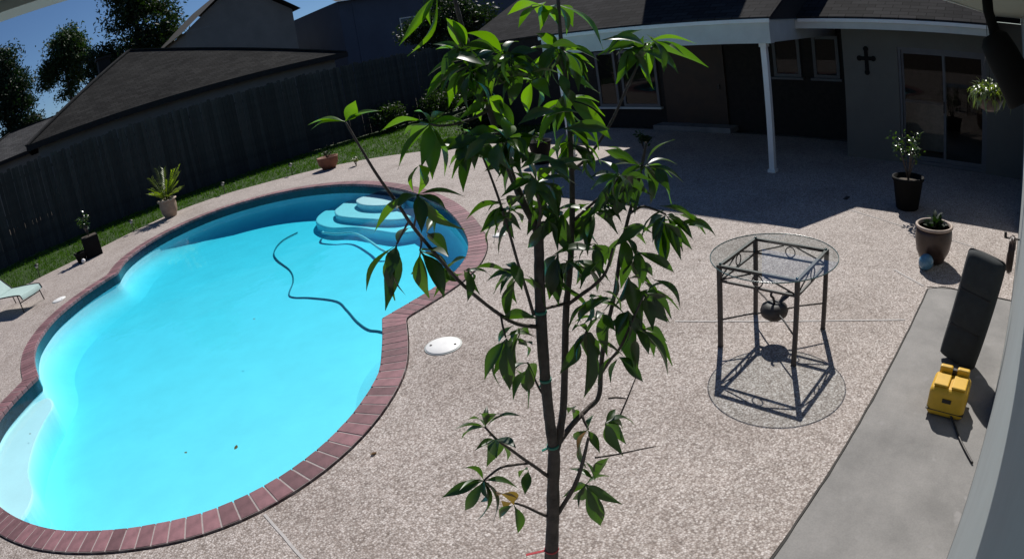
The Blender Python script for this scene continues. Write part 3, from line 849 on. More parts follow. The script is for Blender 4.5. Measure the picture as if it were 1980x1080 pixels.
# shrub in a dark pot near the wing wall
o = empty('dark_pot', (8.55, 1.62, 0)); tag(o, 'dark planter pot under the shrub in the shade of the wing', 'pot')
MB().lathe([(0.15, 0.0), (0.17, 0.02), (0.22, 0.40), (0.24, 0.41), (0.24, 0.45), (0.215, 0.45), (0.21, 0.40)], n=28).build('bowl', M_black, o)
MB().lathe([(0.212, 0.395), (0.0001, 0.41)], n=24).build('soil', M_soil, o)
def potted_shrub(loc, hgt, rad, n, label, m=M_shrub, lmin=0.05, lmax=0.09, name='shrub', wr=0.26, stems=7):
    o = empty(name, loc); tag(o, label, 'plant')
    mb = MB(); tips = []
    for k in range(stems):
        a = 6.283 * k / stems + random.uniform(-.3, .3); r = rad * random.uniform(.35, 1)
        tip = Vector((r * math.cos(a), r * math.sin(a), hgt * random.uniform(.65, 1)))
        mid = tip * 0.5 + Vector((0, 0, hgt * 0.08))
        mb.tube([(0, 0, 0), mid, tip], [0.010, 0.007, 0.003], 6)
        tips.append((mid, tip))
    mb.build('stems', M_bark, o)
    pd = []
    for _ in range(n):
        mid, tip = random.choice(tips); p = mid.lerp(tip, random.uniform(0, 1.05)) + Vector((random.gauss(0, rad * .14), random.gauss(0, rad * .14), random.gauss(0, .03)))
        pd.append((p, rand_dir(-.3, .9)))
    link('foliage', bush_mesh('foliage', m, pd, lmin, lmax, wr), o)
    return o
potted_shrub((8.55, 1.62, 0.40), 0.68, 0.30, 170, 'loose small leaved shrub in the dark pot by the wing wall')

# hanging basket under the eave
o = empty('hanging_basket', (6.55, 0.33, 1.72)); tag(o, 'trailing plant in a hanging basket under the eave', 'plant')
MB().lathe([(0.05, 0.0), (0.11, 0.03), (0.155, 0.12), (0.165, 0.17), (0.15, 0.17), (0.14, 0.12)], n=24).build('basket', M_terra, o)
for k in range(3):
    a = 2.09 * k
    MB().tube([(0.155 * math.cos(a), 0.155 * math.sin(a), 0.165), (0, 0, 0.62)], 0.003, 5).build('chain', M_iron, o)
MB().tube([(0, 0, 0.62), (0, 0, 0.965)], 0.004, 5).build('hook', M_iron, o)
mb = MB()
for k in range(240):
    a = random.uniform(0, 6.283); r = random.uniform(0.05, 0.16)
    p = Vector((r * math.cos(a), r * math.sin(a), 0.16)); out_ = Vector((math.cos(a), math.sin(a), 0))
    L = random.uniform(0.04, 0.13)
    p += Vector((random.gauss(0, .02), random.gauss(0, .02), random.uniform(-.02, .08)))
    tip = p + out_ * L * random.uniform(.4, 1) + Vector((random.gauss(0, .03), random.gauss(0, .03), random.uniform(-0.16, 0.10)))
    v, f = leaf_verts(p, tip, Vector((random.gauss(0, .3), random.gauss(0, .3), 1)), 0.015, 4, 0.28); mb.add(v, f, True)
mb.build('foliage', M_fern, o)

# charcoal cushion leaning on the wall, yellow box with cord
cu = empty('chair_cushion', (4.70, 0.30, 0)); tag(cu, 'charcoal padded chair cushion standing against the house wall beside the yellow box', 'cushion')
def pillow(w, h, t, n=12, m_=36):
    vs, fs = [], []
    for side in (1, -1):
        for j in range(m_ + 1):
            for i in range(n + 1):
                u, v = 2 * i / n - 1, 2 * j / m_ - 1
                e = max(0, 1 - abs(u) ** 6) ** .5 * max(0, 1 - abs(v) ** 10) ** .5 * (1 - .30 * math.exp(-((abs(v) - .33) / .07) ** 2))
                k = 1 - 0.05 * (abs(u) ** 4) * (abs(v) ** 8)
                vs.append((side * t / 2 * (0.28 + 0.72 * e), u * w / 2 * k, (v * k + 1) * h / 2))
    q = (n + 1) * (m_ + 1)
    for j in range(m_):
        for i in range(n):
            a = j * (n + 1) + i
            fs += [(a, a + 1, a + n + 2, a + n + 1), (q + a, q + a + n + 1, q + a + n + 2, q + a + 1)]
    rim = [i for i in range(n + 1)] + [j * (n + 1) + n for j in range(1, m_ + 1)] + [m_ * (n + 1) + i for i in range(n - 1, -1, -1)] + [j * (n + 1) for j in range(m_ - 1, 0, -1)]
    for a, b in zip(rim, rim[1:] + rim[:1]): fs.append((b, a, q + a, q + b))
    return vs, fs
v, f = pillow(0.35, 0.92, 0.17)
MB().add(v, f, True).build('pad', M_char, cu)
pip = [(0.0, sx * 0.135 + 0.035 * math.cos(t), (0.88 if cz > 0 else 0.04) + 0.035 * math.sin(t)) for sx, cz, t0 in ((1, 1, 0), (-1, 1, math.pi / 2), (-1, -1, math.pi), (1, -1, 1.5 * math.pi)) for t in (t0 + k * math.pi / 8 for k in range(5))]
MB().tube(pip, 0.008, 6, closed=True).build('piping', M_iron, cu)
for z in (0.31, 0.61): MB().tube([(-0.068, y, z) for y in (-0.14, -0.07, 0, 0.07, 0.14)], 0.004, 5).build('seam', M_iron, cu)
cu.rotation_euler = (math.radians(7.5), math.radians(4), math.radians(-14))
cu.location = (4.68, 0.315, 0.005)

yb = empty('yellow_box', (3.99, 0.27, 0)); tag(yb, 'yellow plastic tool box with a dark cord on the walkway', 'box')
body = MB().box(-0.135, 0.14, -0.15, 0.15, 0.0, 0.225).build('body', M_yellow, yb, bevel=0.045, segs=5)
MB().box(-0.105, 0.06, -0.125, -0.012, 0.226, 0.245).build('lid_panel', M_yellow, yb, bevel=0.008)
MB().box(-0.105, 0.06, 0.012, 0.125, 0.226, 0.245).build('lid_panel', M_yellow, yb, bevel=0.008)
MB().box(0.075, 0.125, -0.12, -0.018, 0.20, 0.285).build('grip', M_yellow, yb, bevel=0.014, segs=3)
MB().box(0.075, 0.125, 0.018, 0.12, 0.20, 0.285).build('grip', M_yellow, yb, bevel=0.014, segs=3)
MB().box(0.085, 0.115, -0.018, 0.018, 0.20, 0.268).build('hinge', M_iron, yb)
MB().box(-0.137, 0.142, -0.152, 0.152, 0.05, 0.058).build('seam_band', M_iron, yb, bevel=0.003)
MB().box(-0.141, -0.136, -0.035, 0.035, 0.13, 0.16).build('latch', M_iron, yb)
cord = [(3.87, 0.22, 0.04), (3.80, 0.16, 0.008), (3.68, 0.10, 0.006), (3.55, 0.02, 0.006), (3.45, -0.05, 0.006)]
o = MB().tube(catmull(cord, 6), 0.009, 8).build('power_cord', M_iron)
tag(o, 'dark cord running from the yellow box along the wall', 'cord')

# hose coil on the wall
hc = empty('garden_hose', (6.15, 0.0, 0.45)); tag(hc, 'coiled brown hose hanging on a wall hook beyond the cushion', 'hose')
mb = MB()
sp = [(0.14 * math.cos(t) * (1 + 0.12 * math.sin(3.1 * t)), -0.045 + 0.018 * (t / 6.283), 0.17 * math.sin(t) * (1 + 0.08 * math.cos(2.3 * t))) for t in (k * 0.3 for k in range(84))]
mb.tube(sp, 0.011, 7).build('coil', M_terra, hc)
MB().bar((0, -0.088, 0.16), (0, 0.07, 0.155), 0.03, 0.012).bar((0, 0.07, 0.15), (0, 0.075, 0.21), 0.03, 0.012).build('wall_hook', M_iron, hc)

# far side of the pool: urn with palm, dark box planter, bowl, path lights, lounger
o = empty('clay_urn', (3.2, 17.2, -0.04)); tag(o, 'tan clay urn with a rolled rim on the lawn edge', 'urn')
MB().lathe([(0.14, 0.0), (0.16, 0.02), (0.235, 0.20), (0.255, 0.36), (0.24, 0.47), (0.25, 0.49)], n=28).build('bowl', M_clay, o)
MB().lathe([(0.25, 0.49), (0.285, 0.50), (0.29, 0.53), (0.26, 0.545), (0.22, 0.53), (0.215, 0.46)], n=28).build('rim', M_rim, o)
MB().lathe([(0.225, 0.47), (0.0001, 0.48)], n=20).build('soil', M_soil, o)
o = empty('palm_plant', (3.2, 17.2, 0.44)); tag(o, 'bright yellow green palm like plant growing in the clay urn', 'plant')
mb = MB()
for k in range(26):
    a = random.uniform(0, 6.283); r = random.uniform(.15, .58); z = random.uniform(.3, .92) - r * .25
    tip = Vector((r * math.cos(a), r * math.sin(a), z)); base = Vector((0.03 * math.cos(a), 0.03 * math.sin(a), 0))
    mb.tube([base, base.lerp(tip, .5) + Vector((0, 0, .05)), tip], [0.009, 0.006, 0.003], 5)
    for j in range(9):
        t = 0.35 + 0.65 * j / 8; c = base.lerp(tip, t) + Vector((0, 0, 0.05 * math.sin(math.pi * t)))
        for s in (-1, 1):
            dd = Vector((-math.sin(a) * s, math.cos(a) * s, 0.1)) + (tip - base).normalized() * 0.8
            v, f = leaf_verts(c, c + dd.normalized() * random.uniform(.12, .2), Vector((0, 0, 1)), 0.018, 2, .1); mb.add(v, f, True)
mb.build('fronds', M_palm, o)
o = empty('box_planter', (0.72, 15.95, 0)); tag(o, 'black square planter box at the edge of the deck', 'planter')
MB().box(-0.22, 0.22, -0.22, 0.22, 0, 0.50).build('box', M_black, o, bevel=0.015)
MB().box(-0.19, 0.19, -0.19, 0.19, 0.501, 0.506).build('soil', M_soil, o)
potted_shrub((0.72, 15.95, 0.5), 0.50, 0.2, 90, 'small grey green plant growing in the black square planter', M_shrub, 0.07, 0.13, 'succulent', .3)
o = empty('black_pot', (0.36, 15.75, 0)); tag(o, 'small low black pot beside the square planter', 'pot')
MB().lathe([(0.11, 0), (0.16, 0.22), (0.175, 0.23), (0.17, 0.25), (0.15, 0.25), (0.14, 0.2), (0.0001, 0.2)], n=24).build('bowl', M_black, o)
b = MB().lathe([(0.0001 if abs(t) > 1.57 else 0.055 * math.cos(t), 0.055 * math.sin(t)) for t in (math.pi * (k / 10 - 0.5) for k in range(11))], (0, 0, 0.055), 18).build('ball', M_lid)
b.location = (0.38, 15.5, 0); tag(b, 'small white ball on the deck by the black pots', 'ball')
o = empty('bowl_planter', (7.68, 15.9, 0)); tag(o, 'wide red brown clay bowl planter at the far deck edge', 'planter')
MB().lathe([(0.18, 0), (0.28, 0.15), (0.30, 0.30), (0.31, 0.34), (0.28, 0.34), (0.26, 0.28), (0.0001, 0.28)], n=28).build('bowl', M_red_clay, o)
potted_shrub((7.68, 15.9, 0.28), 0.22, 0.2, 60, 'low dark plant in the red brown clay bowl', M_pine, 0.06, 0.1, 'low_plant')
potted_shrub((8.02, 14.95, 0.0), 0.22, 0.13, 50, 'tiny green tuft growing at the deck edge past the clay bowl', M_fern, 0.06, 0.12, 'tuft')
o = empty('tapered_pot', (8.95, 8.95, 0)); tag(o, 'black tapered pot standing on the sunlit deck behind the young tree', 'pot')
MB().lathe([(0.15, 0), (0.23, 0.42), (0.25, 0.43), (0.25, 0.47), (0.22, 0.47), (0.21, 0.4), (0.0001, 0.4)], n=28).build('bowl', M_black, o)
potted_shrub((8.95, 8.95, 0.4), 0.2, 0.16, 60, 'short dark seedling in the black tapered pot', M_pine, 0.05, 0.1, 'seedling')
potted_shrub((10.3, 7.35, 0.0), 0.42, 0.2, 110, 'dark little bush on the deck at the edge of the porch shadow', M_pine, 0.06, 0.12, 'bush')
def path_light(x, y, label):
    o = empty('path_light', (x, y, -0.045)); tag(o, label, 'path light', 'path lights along the lawn edge')
    MB().tube([(0, 0, 0), (0, 0, 0.30)], 0.011, 8).build('stake', M_iron, o)
    MB().lathe([(0.04, 0.29), (0.045, 0.35)], n=16).build('lens', M_trim, o)
    MB().lathe([(0.075, 0.352), (0.07, 0.365), (0.02, 0.395), (0.0001, 0.40)], n=18).build('cap', M_iron, o)
path_light(2.02, 17.0, 'stake path light on the lawn edge between the square planter and the clay urn')
path_light(-0.86, 16.2, 'stake path light in the grass behind the lounger')
path_light(6.95, 16.9, 'stake path light in the grass just before the clay bowl planter')
path_light(5.06, 17.75, 'stake path light in the grass midway from the clay urn to the clay bowl')

lo = empty('sun_lounger', (-0.98, 13.12, 0), math.atan2(0.78, -0.62)); tag(lo, 'pale green sling sun lounger with dark metal legs on the deck', 'lounger')
sec = [(0.0, 0.26), (0.03, 0.32), (0.10, 0.355), (0.5, 0.36), (1.15, 0.35), (1.25, 0.38), (1.9, 0.78)]
sec = catmull([(x, 0, z) for x, z in sec], 4)
vs = []
for p in sec:
    for y in (-0.29, 0, 0.29): vs.append((p.x, y, p.z - (0.015 if y == 0 else 0)))
n0 = len(vs); vs += [(x, y, z - 0.008) for x, y, z in vs]
fs = []
for i in range(len(sec) - 1):
    for k in (0, 1):
        a = 3 * i + k; fs += [(a, a + 1, a + 4, a + 3), (n0 + a, n0 + a + 3, n0 + a + 4, n0 + a + 1)]
MB().add(vs, fs, True).build('sling', M_sling, lo)
for y in (-0.305, 0.305):
    MB().tube([(p.x, y, p.z) for p in sec], 0.014, 8).build('side_rail', M_iron, lo)
for x, y in ((0.16, -0.3), (0.16, 0.3), (1.35, -0.3), (1.35, 0.3)):
    MB().tube([(x, y, 0.355), (x - 0.03, y * 1.03, 0.2), (x - 0.07, y * 1.06, 0.0)], 0.013, 8).build('leg', M_iron, lo)
MB().tube([(0.13, -0.3, 0.2), (0.13, 0.3, 0.2)], 0.011, 8).build('stretcher', M_iron, lo)

# traced wood (x, y, z, radius) and leaf clusters of the foreground tree
TREE_WOOD = [
    ('trunk', [(0.942, 1.168, 0.839, 0.0264), (0.957, 1.156, 0.979, 0.0234), (0.978, 1.138, 1.178, 0.0210), (0.992, 1.125, 1.332, 0.0192), (1.003, 1.116, 1.433, 0.0186), (1.004, 1.115, 1.491, 0.0160), (1.006, 1.114, 1.602, 0.0154), (1.011, 1.109, 1.754, 0.0154), (1.018, 1.103, 1.879, 0.0149), (1.027, 1.096, 1.995, 0.0138), (1.034, 1.089, 2.078, 0.0129), (1.036, 1.088, 2.132, 0.0122), (1.018, 1.103, 2.201, 0.0101), (1.011, 1.123, 2.276, 0.0088), (1.006, 1.140, 2.362, 0.0081), (0.999, 1.159, 2.473, 0.0075), (0.985, 1.171, 2.585, 0.0069), (0.978, 1.177, 2.664, 0.0062), (0.974, 1.180, 2.730, 0.0056), (0.974, 1.180, 2.809, 0.0038)]),
    ('stem', [(1.004, 1.115, 1.432, 0.0124), (1.026, 1.110, 1.489, 0.0122), (1.058, 1.108, 1.573, 0.0105), (1.089, 1.108, 1.715, 0.0099), (1.113, 1.101, 1.868, 0.0091), (1.141, 1.090, 1.996, 0.0083), (1.167, 1.081, 2.148, 0.0074), (1.178, 1.072, 2.284, 0.0066), (1.185, 1.065, 2.417, 0.0065), (1.189, 1.062, 2.523, 0.0058), (1.191, 1.061, 2.603, 0.0052), (1.196, 1.056, 2.683, 0.0046), (1.199, 1.054, 2.750, 0.0039)]),
    ('branch', [(1.011, 1.109, 1.466, 0.0092), (1.086, 1.111, 1.496, 0.0085), (1.161, 1.112, 1.511, 0.0079), (1.207, 1.100, 1.537, 0.0079), (1.228, 1.095, 1.647, 0.0070), (1.253, 1.086, 1.743, 0.0068), (1.287, 1.070, 1.849, 0.0060), (1.318, 1.058, 1.968, 0.0059), (1.351, 1.043, 2.067, 0.0051), (1.385, 1.027, 2.150, 0.0051), (1.406, 1.008, 2.235, 0.0043), (1.414, 1.002, 2.271, 0.0029)]),
    ('branch', [(1.010, 1.110, 1.863, 0.0061), (0.944, 1.114, 1.901, 0.0053), (0.900, 1.125, 1.946, 0.0049), (0.851, 1.140, 2.012, 0.0045), (0.813, 1.147, 2.069, 0.0044), (0.777, 1.151, 2.134, 0.0041), (0.733, 1.163, 2.224, 0.0039), (0.708, 1.170, 2.288, 0.0037), (0.680, 1.181, 2.359, 0.0034), (0.658, 1.187, 2.423, 0.0029), (0.636, 1.193, 2.490, 0.0022)]),
    ('branch', [(1.005, 1.114, 1.900, 0.0047), (0.985, 1.105, 1.981, 0.0042), (0.965, 1.096, 2.054, 0.0038), (0.944, 1.087, 2.149, 0.0034), (0.929, 1.087, 2.237, 0.0031), (0.913, 1.088, 2.310, 0.0028), (0.899, 1.087, 2.356, 0.0023)]),
    ('branch', [(1.113, 1.101, 1.881, 0.0056), (1.129, 1.061, 1.913, 0.0052), (1.148, 1.018, 1.947, 0.0048), (1.158, 0.983, 1.986, 0.0040), (1.161, 0.955, 2.053, 0.0033)]),
    ('branch', [(1.020, 1.101, 1.912, 0.0040), (1.067, 1.101, 1.900, 0.0041), (1.114, 1.100, 1.890, 0.0042)]),
    ('branch', [(1.162, 1.085, 2.106, 0.0047), (1.177, 1.060, 2.130, 0.0040), (1.198, 1.029, 2.158, 0.0037), (1.223, 0.994, 2.188, 0.0033), (1.234, 0.971, 2.219, 0.0026)]),
    ('branch', [(1.034, 1.089, 2.116, 0.0051), (1.019, 1.050, 2.182, 0.0043), (1.005, 1.036, 2.226, 0.0036), (0.993, 1.019, 2.262, 0.0030)]),
    ('branch', [(0.985, 1.132, 1.351, 0.0064), (0.938, 1.132, 1.425, 0.0054), (0.901, 1.138, 1.481, 0.0048), (0.865, 1.142, 1.538, 0.0044), (0.838, 1.152, 1.580, 0.0037), (0.807, 1.152, 1.642, 0.0028)]),
    ('branch', [(0.918, 1.136, 1.451, 0.0045), (0.887, 1.149, 1.461, 0.0042), (0.846, 1.171, 1.467, 0.0039), (0.813, 1.187, 1.452, 0.0036), (0.791, 1.192, 1.444, 0.0030)]),
    ('branch', [(0.967, 1.147, 1.186, 0.0059), (0.932, 1.151, 1.230, 0.0049), (0.892, 1.158, 1.284, 0.0042), (0.864, 1.169, 1.312, 0.0032)]),
    ('branch', [(0.983, 1.133, 1.176, 0.0084), (1.012, 1.108, 1.237, 0.0074), (1.025, 1.071, 1.313, 0.0072), (1.036, 1.048, 1.380, 0.0062), (1.050, 1.037, 1.436, 0.0054), (1.063, 1.025, 1.500, 0.0037)]),
    ('branch', [(1.134, 1.110, 1.509, 0.0047), (1.123, 1.092, 1.493, 0.0039), (1.123, 1.079, 1.469, 0.0031)]),
    ('branch', [(1.226, 1.097, 1.612, 0.0055), (1.226, 1.057, 1.668, 0.0046), (1.236, 1.022, 1.716, 0.0045), (1.247, 0.986, 1.795, 0.0036), (1.272, 0.952, 1.879, 0.0028)]),
    ('branch', [(1.089, 1.108, 1.715, 0.0044), (1.090, 1.081, 1.739, 0.0037), (1.088, 1.043, 1.791, 0.0033), (1.085, 1.007, 1.841, 0.0027)]),
    ('branch', [(1.351, 1.042, 2.075, 0.0041), (1.365, 1.004, 2.098, 0.0036), (1.384, 0.975, 2.088, 0.0032), (1.400, 0.948, 2.072, 0.0029)]),
    ('branch', [(1.176, 1.074, 2.243, 0.0043), (1.229, 1.054, 2.273, 0.0040), (1.294, 1.025, 2.344, 0.0038), (1.357, 0.998, 2.438, 0.0036), (1.400, 0.974, 2.510, 0.0033), (1.413, 0.963, 2.545, 0.0028)]),
    ('branch', [(1.015, 1.113, 2.241, 0.0038), (0.972, 1.076, 2.289, 0.0031), (0.944, 1.061, 2.340, 0.0028), (0.939, 1.039, 2.375, 0.0023)]),
    ('branch', [(1.002, 1.156, 2.437, 0.0040), (0.934, 1.136, 2.430, 0.0036), (0.882, 1.140, 2.427, 0.0031), (0.837, 1.139, 2.433, 0.0028), (0.816, 1.144, 2.442, 0.0023)]),
    ('branch', [(0.993, 1.164, 2.519, 0.0037), (0.986, 1.104, 2.541, 0.0030), (0.998, 1.068, 2.565, 0.0024)]),
    ('branch', [(0.726, 1.168, 2.240, 0.0025), (0.717, 1.189, 2.214, 0.0023), (0.703, 1.201, 2.190, 0.0024)]),
    ('branch', [(0.741, 1.156, 2.203, 0.0023), (0.751, 1.173, 2.179, 0.0024), (0.751, 1.186, 2.159, 0.0022)]),
    ('branch', [(0.733, 1.163, 2.224, 0.0026), (0.732, 1.137, 2.263, 0.0023), (0.733, 1.123, 2.302, 0.0020)]),
    ('branch', [(0.903, 1.122, 1.943, 0.0031), (0.891, 1.107, 1.921, 0.0028), (0.886, 1.097, 1.893, 0.0023)]),
    ('branch', [(1.072, 1.017, 1.421, 0.0031), (1.112, 0.970, 1.426, 0.0028), (1.152, 0.923, 1.435, 0.0023), (1.189, 0.878, 1.443, 0.0015)]),
    ('branch', [(1.213, 1.068, 1.535, 0.0032), (1.232, 1.052, 1.533, 0.0032), (1.254, 1.033, 1.523, 0.0024)]),
    ('branch', [(1.200, 1.013, 1.504, 0.0028), (1.221, 0.995, 1.564, 0.0023), (1.242, 0.978, 1.625, 0.0015)]),
    ('branch', [(0.978, 1.137, 1.763, 0.0028), (0.991, 1.126, 1.685, 0.0031), (1.003, 1.116, 1.638, 0.0036)]),
]
